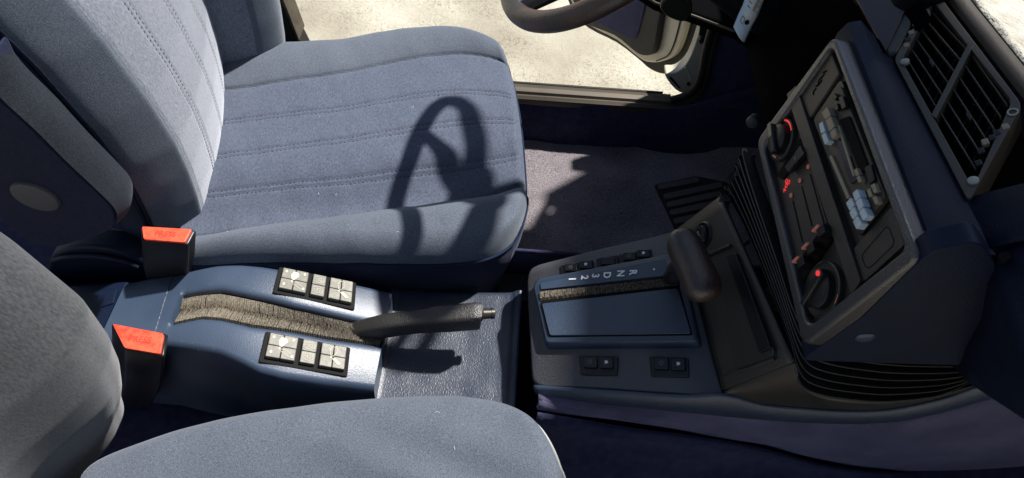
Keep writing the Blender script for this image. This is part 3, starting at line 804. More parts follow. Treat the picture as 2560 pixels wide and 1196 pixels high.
# ---- handbrake lever
hbk = empty('handbrake_lever', (-.27, CY, .22), 'worn black handbrake lever with push button, lying forward from the brush slot', 'handbrake')
secs = []
def hbp(px, py, y): return U(px, py, y=y)
axis = [hbp(795, 850, .443), hbp(880, 829, .446), hbp(960, 812, .449), hbp(1040, 801, .452), hbp(1120, 793, .455), hbp(1190, 787, .458), hbp(1204, 786, .459)]
hw = [.005, .0125, .0145, .0145, .0165, .017, .013]; hh_ = [.006, .015, .018, .018, .020, .020, .015]
AX = smooth_path(axis, 6); n_ = len(AX)
rings = []
for i, p in enumerate(AX):
    u = i/(n_-1)*(len(hw)-1); a, c = itp(u, range(len(hw)), hw), itp(u, range(len(hh_)), hh_)
    t = (AX[min(i+1, n_-1)] - AX[max(i-1, 0)]).normalized(); s_ = Vector((0, 1, 0)); upv = t.cross(s_).normalized()
    if upv.z < 0: upv = -upv
    ring = []
    for k in range(24):
        th = 2*math.pi*k/24; ce, se = math.cos(th), math.sin(th); pw = .5
        ring.append(p + s_*a*abs(ce)**pw*(1 if ce > 0 else -1) + upv*(c*abs(se)**pw*(1 if se > 0 else -1) - c*.25))
    rings.append(ring)
lev = loftrings('grip', rings, M_lever, hbk, angle=50)
bt = (AX[-1] - AX[-4]).normalized()
MB().lathe(AX[-1] + Vector((0, 0, .001)), bt, [(.010, -.004), (.011, .0), (.0082, .002), (.0075, .014), (.0085, .0145), (.0082, .019), (.005, .020)], 20).build('release_button', M_metal_dark, hbk)
MB().tube([AX[4] + Vector((0, -.0105, .012)), AX[-8] + Vector((0, -.0125, .0125)), AX[-3] + Vector((0, -.013, .0125))], .0014, 6).build('moulding_ridge', M_lever, hbk)

# ================================================================== GEAR CONSOLE
def gz(x, y=0): return .250 + .385*(x - .03)
gn = Vector((-.385, 0, 1)).normalized()
gcon = empty('gear_console', (.15, CY, 0), 'navy and charcoal console round the gear selector with window switches', 'centre console')
def GP(px, py, h=0): return SF(px, py, gz, h)
out = [(1316, 700), (1322, 672), (1342, 660), (1500, 620), (1640, 588), (1700, 572), (1802, 955), (1812, 992), (1700, 985), (1500, 972), (1352, 966), (1334, 958), (1328, 940)]
top = [GP(*p) for p in out]
# top plate
low = [p + Vector((0, (.014 if p.y > CY else -.010), -.06)) for p in top]
N_ = len(top)
mb = MB()
rt = rnd(top, .010, 4); cen = sum(rt, Vector())/len(rt)
r1 = [p + (cen-p).normalized()*.004 for p in rt]
r2 = [p - gn*.004 for p in rt]
r3 = [p + Vector((p.x-cen.x, p.y-cen.y, 0)).normalized()*(.006 if p.y > CY else -.012) - gn*.045 for p in rt]
r4 = [p + Vector((p.x-cen.x, p.y-cen.y, 0)).normalized()*(.010 if p.y > CY else -.05) - Vector((0, 0, p.z - .02)) for p in rt]
loftrings('console_top', [r1, r2, r3, r4], M_grey_plastic, gcon, angle=80)
# raised selector plate
po = [GP(px, py, .020) for px, py in [(1334, 715), (1346, 697), (1662, 637), (1700, 640), (1744, 852), (1366, 855)]]
mb = MB(); a_ = rnd(po, .006, 5); b_ = [p + Vector((p.x-cen.x, p.y-cen.y, 0)).normalized()*.0055 - gn*.019 for p in a_]
a2 = [p - gn*.0025 + Vector((p.x-cen.x, p.y-cen.y, 0)).normalized()*.0018 for p in a_]
a1 = [p + (cen-p).normalized()*.0015 for p in a_]
plt = loftrings('selector_plate', [a1, a2, b_], M_vinyl_smooth, gcon, angle=80)
# inset lid (with fine shadow gap) and letter strip, slot between them
gap = [GP(px, py, .0212) for px, py in [(1350, 757), (1698, 717), (1732, 838), (1370, 842)]]
plate('gap', gap, gn, .002, M_black_soft, plt, r=.004, bevel=0)
lid = [GP(px, py, .0232) for px, py in [(1354, 759), (1695, 720), (1728, 834), (1374, 839)]]
plate('lid', lid, gn, .002, M_vinyl_smooth, plt, r=.004, bevel=.0008)
slot = [GP(px, py, .0208) for px, py in [(1350, 728), (1697, 690), (1700, 720), (1353, 758)]]
plate('slot', slot, gn, .003, M_black_soft, plt, r=0, bevel=0)
ls = [GP(px, py, .0225) for px, py in [(1350, 708), (1662, 646), (1676, 688), (1352, 724)]]
plate('letter_strip', ls, gn, .002, M_vinyl_smooth, plt, r=.002, bevel=.0006)
rd = random.Random(8)
for nm, mt, cnt in (('brush', M_brist, 260), ('dark_bristles', M_bristdark, 300)):
    mb = MB()
    for i in range(cnt):
        u = (i + rd.random())/cnt
        A0, B0 = GP(lerp(1352, 1694, u), lerp(728, 692, u), .018), GP(lerp(1354, 1694, u), lerp(757, 720, u), .018)
        for s_, (p, q_) in enumerate(((A0, B0), (B0, A0))):
            if mt is M_brist and u > .25 and rd.random() < .75: continue  # pale bristles thinned beyond the left end, painting the light there
            m_ = lerp(p, q_, rd.uniform(.45, .68)) + Vector((rd.gauss(0, .0016), 0, 0)) + gn*rd.uniform(.003, .006); c_ = lerp(p, m_, .5) + gn*.003
            wv = Vector((.0005, 0, 0))
            mb.add([p-wv, p+wv, c_+wv, m_+wv*.4, m_-wv*.4, c_-wv], [(0, 1, 2, 5), (5, 2, 3, 4)])
    mb.build(nm, mt, plt, smooth=False, fix=False)
gxd = Vector((1, 0, .385)).normalized()
for ch, px, py in (('1', 1430, 698), ('2', 1461, 694), ('3', 1488, 690), ('D', 1517, 688), ('N', 1551, 684), ('R', 1582, 681)):
    text('letter', ch, GP(px, py, .0232), Vector((-.12, -1, 0)), gxd, .0150, M_white, plt, bold=.0004)
MB().lathe(GP(1635, 674, .0228), gn, [(.0016, 0), (.0016, .0004)], 12).build('dot', M_white, plt)
# window switches
def wswitch(base4, keys, label, blank=False):
    P = [GP(px, py, .0035) for px, py in base4]
    b = plate('window_switch', P, gn, .006, M_black, gcon, r=.0025, bevel=.001, label=label)
    for ki, (k4, icon) in enumerate(keys):
        T_ = [GP(px, py, .0075) for px, py in k4]; c = sum(T_, Vector())/4
        B_ = [p - gn*.005 + (p-c)*.12 for p in T_]
        MB().frustum(rnd(T_, .002), rnd(B_, .002)).build('key', M_keyblack, b, bevel=.0007)
        if icon:
            ic = MB(); s = .0031
            a_x = -gxd if ki == 0 else gxd; a_y = Vector((0, 1, 0))
            pts = [c + gn*.0004 + a_x*s*u + a_y*s*v for u, v in ((-.6, -.75), (.35, -.75), (1.0, 0), (.35, .75), (-.6, .75))]
            if icon == 'full': ic.prism(pts, gn*.0002)
            else: strip(ic, pts, .0008, gn, True)
            ic.build('arrow', M_icon if icon == 'full' else M_icon_dim, b, smooth=False)
def kq(cx, cy, w_, h_): return [(cx-w_, cy-h_), (cx+w_, cy-h_), (cx+w_*1.05, cy+h_), (cx-w_*.95, cy+h_)]
wswitch([(1447, 889), (1545, 891), (1543, 939), (1451, 937)], [(kq(1475, 905, 16, 13), 'line'), (kq(1515, 906, 16, 13), 'full')], 'near window switch nearer the handbrake')
wswitch([(1622, 891), (1721, 895), (1723, 943), (1627, 941)], [(kq(1653, 908, 17, 14), 'line'), (kq(1695, 910, 17, 14), 'full')], 'near window switch nearer the dashboard')
wswitch([(1400, 664), (1482, 649), (1486, 690), (1404, 700)], [(kq(1427, 668, 15, 9), 'line'), (kq(1464, 661, 15, 9), 'full')], 'far window switch nearer the handbrake')
wswitch([(1490, 646), (1544, 637), (1548, 675), (1494, 684)], [(kq(1518, 652, 17, 9), None)], 'far blank switch between the window switches')
wswitch([(1546, 636), (1628, 622), (1632, 655), (1550, 668)], [(kq(1573, 640, 15, 9), 'line'), (kq(1608, 633, 15, 9), 'full')], 'far window switch nearer the selector')

# ramp with ashtray and lighter in front of the selector
a, b, c, d = GP(1700, 572), U(1806, 492, y=.575), GP(1812, 975), U(1985, 902, y=.325)
RPn = plane3(a, b, c)
rampc = [a, b, U(1990, 905, y=.322), c]
G = [[lerp(lerp(rampc[0], rampc[1], u/12), lerp(rampc[3], rampc[2], u/12), v/12) for v in range(13)] for u in range(13)]
ramp = gridmesh('ramp', G, M_brown, gcon, solid=.004, angle=60)
nR = ((G[12][0]-G[0][0]).cross(G[0][12]-G[0][0])).normalized()
if nR.dot(CAM-G[0][0]) < 0: nR = -nR
def RP(px, py, h=0):
    # bilinear ramp: intersect locally
    best = PL(px, py, (G[6][6], nR), h); return best
def edge3(pts, h, r, name, mat, par): return MB().tube([RP(px, py, h) for px, py in pts], r, 8).build(name, mat, par)
tr = [(1742, 668), (1822, 628), (1850, 690), (1935, 880), (1928, 896), (1812, 938), (1800, 925), (1748, 720)]
ts_ = [RP(px, py, .004) for px, py in tr]
rc = sum(ts_, Vector())/len(ts_)
ash = MB().prism(rnd(ts_, .004), -nR*.006).build('ashtray', M_brown, ramp, bevel=.0015)
rs_ = [RP(px, py, .0075) for px, py in [(1815, 640), (1838, 632), (1926, 868), (1898, 884)]]
plate('ashtray_grip', rs_, nR, .004, M_black, ramp, r=.003)
MB().tube([RP(1742, 668, .004), RP(1776, 634, .008), RP(1826, 614, .006)], .0022, 8).build('ashtray_rim', M_brown, ramp)
MB().tube([RP(1812, 940, .004), RP(1870, 922, .005), RP(1936, 897, .004)], .0022, 8).build('ashtray_rim', M_brown, ramp)
lc = RP(1757, 590, .006)
MB().lathe(lc, nR, [(.021, -.012), (.021, .000), (.0185, .0025), (.016, .001), (.016, -.004)], 40).build('lighter_ring', M_black, ramp)
MB().lathe(lc, nR, [(.0145, -.006), (.0145, .004), (.013, .007), (.009, .0075), (.006, .0065)], 32).build('lighter', M_black, ramp)
ic = MB()
ux = Vector((0, -1, 0)); uy = nR.cross(ux)*-1
for dx_, r_ in ((-.003, .0025), (.002, .0032)):
    strip(ic, [lc + nR*.0078 + ux*(dx_ + r_*math.cos(q)) + uy*(r_*.8*math.sin(q)) for q in [k*.8 for k in range(7)]], .0007, nR)
strip(ic, [lc + nR*.0078 + ux*.006 - uy*.004, lc + nR*.0078 + ux*.0035 + uy*.003], .0007, nR)
ic.build('lighter_symbol', M_icon, ramp, smooth=False)

# louvred heater outlet wrapping round under the stack
zlo, zhi = .445, .522
p0 = [U(px, py, z=zlo) for px, py in [(1800, 492), (1812, 484), (1870, 590), (1943, 771), (1975, 870), (1992, 940), (2012, 972), (2060, 990), (2130, 1000), (2214, 1005), (2331, 994), (2400, 970), (2436, 945), (2440, 930)]]
p1 = [Vector((x, y, zhi)) for x, y in ((.290, .585), (.283, .575), (.288, .50), (.298, .41), (.303, .36), (.310, .33), (.322, .316), (.34, .31), (.37, .306), (.41, .304), (.47, .306), (.50, .31), (.515, .32), (.52, .33))]
A0, A1 = resamp(smooth_path(p0, 6), 80), resamp(smooth_path(p1, 6), 80)
gr = empty('heater_outlet', (.33, CY, .44), 'black louvred air outlet wrapping round beneath the radio stack', 'air outlet')
NS = 7
M_louv = material('black_louvre', (.022, .020, .018), .38, .8)
for k in range(NS):
    u = k/(NS-1); P = [lerp(a, b, u) for a, b in zip(A0, A1)]; mb = MB(); n = len(P); vs = []; 
    for i, p in enumerate(P):
        t = (P[min(i+1, n-1)] - P[max(i-1, 0)]).normalized(); inn = Vector((0, 0, 1)).cross(t)
        tgt = Vector((.42, .45, p.z)) - p
        if inn.dot(tgt) < 0: inn = -inn
        inn.z = 0; inn.normalize()
        vs += [p + Vector((0, 0, .0013)), p - Vector((0, 0, .0013)), p + inn*.016 - Vector((0, 0, .0053)), p + inn*.016 - Vector((0, 0, .0027))]
    fs = [(i*4+j, i*4+(j+1) % 4, (i+1)*4+(j+1) % 4, (i+1)*4+j) for i in range(n-1) for j in range(4)] + [(0, 1, 2, 3), tuple((n-1)*4+j for j in range(4))]
    mesh('louvre', vs, fs, M_louv, gr, bevel=.0005, seg=1)
vs = []; 
core = []
for a, b in zip(A0, A1):
    cc = Vector((.42, .45, 0)); q1 = a + (Vector((cc.x, cc.y, a.z)) - a).normalized()*.015; q2 = b + (Vector((cc.x, cc.y, b.z)) - b).normalized()*.015
    core.append((q1 - Vector((0, 0, .01)), q2))
gridmesh('outlet_box', [[c_[0] for c_ in core], [c_[1] for c_ in core]], M_black_soft, gr, solid=.002)
mb = MB()
for i in (10, 22, 34, 52, 64, 74):
    for k in range(NS-1):
        a, b = lerp(A0[i], A1[i], (k+.1)/(NS-1)), lerp(A0[i], A1[i], (k+.95)/(NS-1)); t = (A0[i+1]-A0[i]).normalized()*.0012
        inn = (Vector((.42, .45, 0)) - Vector((a.x, a.y, 0))).normalized()*.008
        mb.prism([a-t+inn, a+t+inn, b+t+inn, b-t+inn], inn)
    mb.build('vane', M_black_soft, gr); mb = MB()
# black shelf plate between outlet and outer rim, and the navy outer rim
rimU = [GP(1812, 985)] + [U(px, py, y=.322) for px, py in [(1900, 1008), (2000, 1018), (2150, 1026), (2260, 1016), (2400, 982), (2450, 962)]] + [Vector((.60, .33, .455))]
rimU = resamp(smooth_path(rimU, 6), 50)
start = [c, lerp(c, d, .3)]
inner_ = resamp([rampc[3]] + [lerp(rampc[3], rampc[2], u) for u in (.3, .6, 1)] + [Vector(p) for p in A0[44:]], 50)
gridmesh('shelf', [[a for a in rimU], [lerp(a, b, .5) + Vector((0, 0, -.001)) for a, b in zip(rimU, inner_)], [b + Vector((0, 0, -.004)) for b in inner_]], M_brown, gcon, solid=.003, angle=80)
start = [GP(1334, 964), GP(1500, 975), GP(1700, 988)]
full = resamp(smooth_path(start + list(rimU[::7]), 5), 90)
lowpx = [(1345, 985), (1500, 1006), (1700, 1027), (1900, 1046), (2050, 1055), (2150, 1056), (2260, 1048), (2380, 1020), (2500, 985), (2600, 960)]
lowr = resamp(smooth_path([U(px, py, y=(.352 if px < 1400 else itp(px, [1400, 1812, 2600], [.347, .322, .322]))) for px, py in lowpx], 6), 90)
rows = [full, [p + Vector((0, -.004, -.004)) for p in full], [lerp(p, q, .5) + Vector((0, -.006, 0)) for p, q in zip(full, lowr)], [q + Vector((0, -.003, .002)) for q in lowr], [q + Vector((0, .006, 0)) for q in lowr]]
gridmesh('side_rim', rows, M_vinyl_smooth, gcon, solid=.003, angle=180)

# ---- gear selector
gs = empty('gear_selector', GP(1668, 700, .02), 'black leather T-handle gear selector with worn reddish top, pulled towards the dashboard', 'gear lever')
e1, e2 = U(1704, 600, y=.497), U(1762, 712, y=.425)
axd = (e2 - e1).normalized(); L_ = (e2-e1).length
sx = Vector((1, 0, 0)); sx = (sx - axd*sx.dot(axd)).normalized(); sz = sx.cross(axd)
if sz.z < 0: sz = -sz
rings = []
prof = [(-.012, .25), (-.010, .6), (-.004, .86), (.006, .98), (.02, 1.0), (.04, .98), (.06, .96), (L_-.006, .97), (L_+.006, .9), (L_+.013, .66), (L_+.016, .3)]
for dpos, sc_ in prof:
    ring = []
    for k in range(32):
        th = 2*math.pi*k/32; ce, se = math.cos(th), math.sin(th)
        bul = 1 + .10*(dpos/L_)
        ring.append(e1 + axd*dpos + sx*(.0225*bul*sc_*abs(ce)**.75*(1 if ce > 0 else -1)) + sz*(.020*sc_*abs(se)**.85*(1 if se > 0 else -1) - .012*(dpos/L_)*.5))
    rings.append(ring)
loftrings('handle', rings, M_leather, gs, sub=1, angle=180)
bpt = GP(1672, 702, .020); hp = lerp(e1, e2, .42) - sz*.012
rings = []
for u, wx, wy in ((0, .012, .011), (.35, .015, .013), (.7, .020, .018), (1, .022, .022)):
    p = lerp(bpt, hp, u); rings.append([p + Vector((wx*math.cos(2*math.pi*k/16), wy*math.sin(2*math.pi*k/16), 0)) for k in range(16)])
loftrings('stalk', rings, M_black, gs, sub=1)
MB().tube([e1 + axd*(L_+.004) - sz*.016 - sx*.022, e1 + axd*(L_+.014) - sz*.014, e1 + axd*(L_+.004) - sz*.016 + sx*.022], .0015, 6).build('seam', M_black, gs)

# ================================================================== DASHBOARD
dash = empty('dashboard', (.5, CY, .4), 'dark navy dashboard with a raised centre stack of heater and radio controls', 'dashboard')
FB, FT, NB, NT = U(1893, 350, y=.580), U(2084, 88, y=.578), U(2010, 850, y=.305), U(2290, 640, y=.308)
fn0 = (FT-FB).cross(NB-FB).normalized()
if fn0.dot(CAM-FB) < 0: fn0 = -fn0
FP = ((FB+FT+NB+NT)/4, fn0)
def K(px, py, h=0): return PL(px, py, FP, h)
# stack housing: bezel ring + recessed back + sides
oc = [K(1890, 352), K(2083, 86), K(2295, 642), K(2006, 868)]
ic_ = [K(1907, 366), K(2079, 116), K(2262, 622), K(2018, 818)]
BZL = material('navy_bezel', (.032, .030, .032), .33, 1.0, bumps=(('cell', 700, .0004, None),))
bez = ringplate('stack_bezel', oc, ic_, fn0, .03, BZL, dash, ro=[.012, .012, .010, .012], ri=[.012, .012, .010, .014], bevel=.004, seg=4)
back = plate('stack_face', [K(px, py, -.010) for px, py in [(1900, 362), (2081, 105), (2270, 626), (2014, 830)]], fn0, .004, M_brown, dash, r=.006)
# housing body going forward
o2 = rnd([p + fn0*-.028 for p in oc], .012, 6)
fwd = Vector((.20, 0, -.07))
o3 = [p + fwd for p in o2]; o3 = [Vector((p.x, p.y, max(p.z, .515))) for p in o3]
o3 = [Vector((p.x, lerp(p.y, CY, .08), p.z)) for p in o3]
loftrings('stack_body', [o2, [lerp(a, b, .1) for a, b in zip(o2, o3)], o3], M_navy, dash, angle=50)
# near side cheek: navy triangle panel
ck = [(2012, 895), (2150, 800), (2300, 655), (2330, 628), (2440, 604), (2462, 618), (2490, 660), (2490, 740), (2474, 830), (2470, 916), (2240, 910), (2012, 902)]
ckp = [U(px, py, y=.300) for px, py in ck]
MB().prism(rnd(ckp, .006, 3), (0, .02, 0)).build('side_cheek', M_navy, dash, bevel=.004, seg=3)
MB().lathe(U(2162, 843, y=.300), Vector((0, -1, 0)), [(.0088, -.002), (.0088, .0008), (.0075, .002), (.004, .0024)], 28).build('screw_cap', material('blue_cap', (.03, .045, .085), .4), dash)

# dash body behind: profile swept in Y
PV_ = (U(2240, 150, x=.385), U(2440, 500, x=.385), U(2340, -10, x=.435))
VPn = plane3(*PV_)
def VQ(px, py, h=0): return PL(px, py, VPn, h)
prof_d = [(.335, .700), (.352, .708), (.372, .700), (.384, .700)]
v0, v1 = VQ(2330, 240).x, 0
nV = VPn[1]
def vent_point(y, s, h=0):
    """point on the vent plane: y given, s metres up the slope"""
    p0 = VPn[0]; upd = nV.cross(Vector((0, 1, 0))).normalized()
    if upd.z < 0: upd = -upd
    c = p0 + Vector((0, 1, 0))*(y - p0.y) ; c = c - nV*((c-p0).dot(nV)); return c + upd*s + nV*h
vs_lo = -.010; vs_hi = ((VQ(2345, -10) - VPn[0]).dot(nV.cross(Vector((0, 1, 0))).normalized()*(1 if nV.cross(Vector((0, 1, 0))).z > 0 else -1)))
vs_hi = abs(vs_hi) + .006
def s_of(p):
    u_ = nV.cross(Vector((0, 1, 0))).normalized(); u_ = u_ if u_.z > 0 else -u_
    return (p - VPn[0]).dot(u_)
def lin(y, a, b): return s_of(a) + (s_of(b)-s_of(a))*(y-a.y)/(b.y-a.y)
def vlo(y): return lin(min(max(y, .303), .62), VQ(2234, 148), VQ(2422, 506)) - .001
def vhi(y): return lin(min(max(y, .303), .62), VQ(2340, -22), VQ(2556, 262)) + .002
def dprof(y):
    lo, hi = vent_point(y, vlo(y)), vent_point(y, vhi(y))
    drop = 0
    if y < .31: drop = itp(y, [-.3, .20, .31], [.045, .03, 0])
    pts = [Vector((.337, y, .66)), Vector((.333, y, .69)), Vector((.338, y, .704)), Vector((.350, y, .708)), lo - Vector((.006, 0, 0)), lo, hi, hi + Vector((.006, 0, .005)), hi + Vector((.016, 0, .008)), hi + Vector((.10, 0, .006)), hi + Vector((.22, 0, -.02)), hi + Vector((.40, 0, -.06))]
    return [p - Vector((-drop*1.5, 0, drop)) for p in pts]
ysd = [lerp(.303, .60, i/12) for i in range(13)]
M_dtop = material('brown_dash_top', (.022, .018, .015), .6, .3, col2=(.030, .025, .021), nscale=25, bumps=(('cell', 500, .0002, None),))  # dash top in a dark brown tone
gridmesh('dash_pad', [dprof(y)[:6] for y in ysd], M_navy, dash, angle=50)
yv_n = [p.y for p in (VQ(2556, 262), VQ(2422, 506))]; yv_f = [p.y for p in (VQ(2234, 148), VQ(2340, -22))]
for ya_, yb_ in ((.31, min(yv_n) + .004), (max(yv_f) - .004, .66)):
    gridmesh('vent_surround', [dprof(y)[5:8] for y in (ya_, lerp(ya_, yb_, .5), yb_)], M_navy, dash, solid=.003)
gridmesh('dash_top', [[p + Vector((0, 0, .0015)) for p in dprof(y)[6:9]] for y in [lerp(-.25, 1.1, i/40) for i in range(41)]], M_dtop, dash, angle=60, solid=.004)
M_glare = material('cream_sun_glare', (.34, .32, .27), .95, .1, sheen=.1, sheen_tint=(1, 1, 1), col2=(.46, .44, .38), nscale=40, bumps=(('noise', 60, .006, None), ('noise', 300, .002, None)))  # cream tone painting the sun glare on the dash top
gridmesh('dash_sun_glare', [[p + Vector((0, 0, .004)) for p in [lerp(dprof(y)[8], dprof(y)[9], u) for u in (0, .1, .2, .5)] + dprof(y)[9:]] for y in [lerp(-.25, 1.1, i/40) for i in range(41)]], M_glare, dash, angle=180, solid=.01, label='sunlit strip of the dash top painted as cream glare')
MB().prism([Vector((.40, .62, .66)), Vector((.40, .62, .735)), Vector((.46, .62, .75)), Vector((.62, .62, .75)), Vector((.7, .62, .66))], (0, .38, 0)).build('instrument_binnacle', M_black_soft, dash, bevel=.02, seg=3)
# driver side: instrument binnacle wall and knee panel
bw = [VQ(px, py, .004) for px, py in [(2100, -60), (2150, 0), (2216, 140), (2245, 130), (2315, -10), (2330, -60)]]
MB().prism(bw, -nV*.03).build('binnacle_edge', M_brown, dash, bevel=.004, seg=3)
bw = [VQ(px, py, .006) for px, py in [(2130, -60), (2140, 0), (2213, 128), (2278, 0), (2300, -60)]]
MB().prism(bw, -nV*.01).build('binnacle_screen', M_wood, dash, bevel=.001)
kp_ = [U(px, py, z=.52) for px, py in [(1600, -26), (1640, 0), (1740, 34), (1842, 72), (1900, 110), (1960, 150), (2020, 180)]] + [Vector((.60, .66, .52)), Vector((.60, 1.08, .52)), Vector((.45, 1.08, .52)), Vector((.305, 1.00, .52)), Vector((.13, .95, .52))]  # unseen outer edge shaped so its shadow bounds the sun patch on the mat
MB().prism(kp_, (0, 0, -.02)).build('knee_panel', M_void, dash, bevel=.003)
MB().tube([p + Vector((0, -.002, -.004)) for p in [U(1600, -26, z=.52), U(1640, 0, z=.52), U(1740, 34, z=.52), U(1838, 71, z=.52)]], .0022, 8).build('knee_panel_edge', M_sill, dash)  # paler tube painting the lit lower edge of the panel
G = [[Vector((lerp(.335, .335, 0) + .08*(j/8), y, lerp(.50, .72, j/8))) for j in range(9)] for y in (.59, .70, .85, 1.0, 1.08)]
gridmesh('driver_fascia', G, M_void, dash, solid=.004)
# underside wall behind the stack down to the floor, driver side
gridmesh('tunnel_front', [[Vector((x, y, z)) for x, z in ((.30, .10), (.36, .30), (.42, .45), (.5, .52))] for y in (.60, .592)] , M_carpet, dash, solid=.004)
MB().prism([Vector((.98, .2, 0)), Vector((.98, 1.09, 0)), Vector((.98, 1.09, .75)), Vector((.98, .2, .75))], (.01, 0, 0)).build('bulkhead', M_black_soft, dash)
# passenger side dash
pdx = []
for y in [lerp(-.25, .31, i/20) for i in range(21)]:
    e = max(0, (y - .26)/.05); x0 = .43 + .04*(1 - math.cos(min(max((.31-y)/.12, 0), 1)*math.pi))/2*0
    lo = vent_point(.303, vlo(.303)); hi = vent_point(.303, vhi(.303))
    zb = .495 + max(0, .30 - y)*.9
    pdx.append([Vector((.66, y, zb)), Vector((.52, y, zb)), Vector((.470, y, zb + .015)), Vector((.452, y, max(.56, zb + .03))), Vector((.43, y, max(.62, zb + .05))), Vector((lo.x + .02, y, lo.z - .035)), Vector((lo.x + .008, y, lo.z - .005)), Vector((hi.x, y, hi.z - .004)), Vector((hi.x + .02, y, hi.z + .009))])
gridmesh('passenger_fascia', pdx, M_navy, dash, angle=180, solid=.004)
MB().tube(smooth_path([U(px, py, y=.30) for px, py in [(2512, 640), (2492, 720), (2480, 800), (2478, 915)]], 5), .004, 8).build('fascia_gap', M_black_soft, dash)

# --- centre vent
vent = empty('air_vent', VPn[0], 'wide black dashboard air vent with sliding louvres above the radio stack', 'air vent')
vo = [VQ(px, py, .003) for px, py in [(2234, 148), (2340, -22), (2556, 262), (2422, 506)]]
vi = [VQ(px, py, .003) for px, py in [(2254, 150), (2334, 6), (2530, 252), (2432, 470)]]
M_ventf = material('vent_frame_black', (.060, .050, .038), .45, .5)
ringplate('vent_frame', vo, vi, nV, .03, M_ventf, vent, ro=.008, ri=.008, bevel=.002, seg=3)
plate('vent_duct', [VQ(px, py, -.028) for px, py in [(2234, 148), (2340, -22), (2556, 262), (2422, 506)]], nV, .004, M_black_soft, vent, r=.004)
hA = [(2262, 162), (2333, 16), (2424, 108), (2334, 284)]   # far half: bottom-far, top-far, top-mid, bottom-mid
hB = [(2340, 292), (2432, 116), (2526, 246), (2432, 440)]
def bil(q4, a, b, h):  # a along (0 far 1 near), b up
    p0, p1, p2, p3 = [VQ(px, py, h) for px, py in q4]
    return lerp(lerp(p0, p3, a), lerp(p1, p2, a), b)
for q4 in (hA, hB):
    for k in range(6):
        b_ = (k + .5)/6
        mb = MB(); pa_, pb_ = bil(q4, 0, b_, -.002), bil(q4, 1, b_, -.002)
        dirv = (bil(q4, .5, 1, 0) - bil(q4, .5, 0, 0)).normalized()
        w_ = dirv*.0011; dpt_ = -nV*.012 + dirv*.003
        mb.prism([pa_-w_, pa_+w_, pb_+w_, pb_-w_], dpt_).build('louvre', M_ventf, vent, bevel=.0005, seg=1)
    mb = MB()
    for k in range(5):
        a_ = (k + .5)/5; p, q_ = bil(q4, a_, .02, -.018), bil(q4, a_, .98, -.018); al = (bil(q4, 1, .5, 0) - bil(q4, 0, .5, 0)).normalized()
        MB().prism([p-al*.0008, p+al*.0008, q_+al*.0008, q_-al*.0008], -nV*.009).build('vane', M_black, vent)
    for a_, b_ in ((.45, .42), (.60, .45)):
        c_ = bil(q4, .5, .40, .002); break
    al = (bil(q4, 1, .5, 0) - bil(q4, 0, .5, 0)).normalized(); dirv = (bil(q4, .5, 1, 0) - bil(q4, .5, 0, 0)).normalized()
    MB().prism([c_-al*.005-dirv*.003, c_+al*.005-dirv*.003, c_+al*.005+dirv*.003, c_-al*.005+dirv*.003], -nV*.012).build('louvre_tab', M_black, vent, bevel=.001)
db = [VQ(px, py, .0035) for px, py in [(2424, 102), (2434, 112), (2340, 296), (2328, 288)]]
plate('divider', db, nV, .014, M_ventf, vent, r=.001)
# control strips at both ends
def vctl(pts, nm):
    for i, (px, py, kind) in enumerate(pts):
        c_ = VQ(px, py, .004)
        if kind == 'pin': MB().lathe(c_, nV, [(.0042, -.002), (.0042, .001), (.003, .0018)], 16).build('white_pin', M_pin, vent)
        elif kind == 'ring': 
            rp = [c_ + (Vector((0, 1, 0))*math.cos(q) + nV.cross(Vector((0, 1, 0)))*math.sin(q))*.0036 for q in [k*2*math.pi/16 for k in range(17)]]
            MB().tube(rp, .0008, 6, cap=False).build('ring_mark', M_pin, vent)
        else:
            al = Vector((0, 1, 0)); ud = nV.cross(al)
            MB().prism([c_-al*.003-ud*.0026, c_+al*.003-ud*.0026, c_+al*.003+ud*.0026, c_-al*.003+ud*.0026], -nV*.006).build('slide_tooth', M_keycream if kind == 'b' else M_black, vent, bevel=.0008)
vctl([(2329, -4, 'ring'), (2316, 28, 'b'), (2302, 46, 'd'), (2288, 62, 'd'), (2278, 80, 'b'), (2270, 98, 'd'), (2266, 112, 'b'), (2262, 155, 'pin')], 'far')
vctl([(2532, 280, 'ring'), (2514, 315, 'b'), (2492, 330, 'd'), (2481, 342, 'd'), (2463, 353, 'b'), (2452, 376, 'd'), (2446, 406, 'd'), (2433, 452, 'pin')], 'near')

# --- stack face details
def fplate(name, pts, h, th, mat, par, r=.003, bevel=.001, **k): return plate(name, [K(px, py, h) for px, py in pts], fn0, th, mat, par, r=r, bevel=bevel, **k)
RIDGE = [(1972, 228), (1986, 222), (2018, 300), (2146, 712), (2136, 734), (2126, 726), (2068, 560), (1992, 320)]
fplate('divider_bar', [(1966, 236), (1990, 214), (2014, 290), (2150, 700), (2128, 738), (2058, 520)], -.002, .008, M_brown, dash, r=.002, bevel=.0015)
fplate('logo_plate', [(1992, 224), (2072, 118), (2098, 184), (2024, 296)], -.005, .005, material('pale_brown_logo_plate', (.042, .036, .027), .5, .5, col2=(.055, .048, .036), nscale=80), dash, r=.003, bevel=.001)  # plate in a slightly paler brown than the stack face
emb = MB()
yv = Vector((0, -1, 0)); uvf = fn0.cross(Vector((0, 1, 0)))
if uvf.z < 0: uvf = -uvf
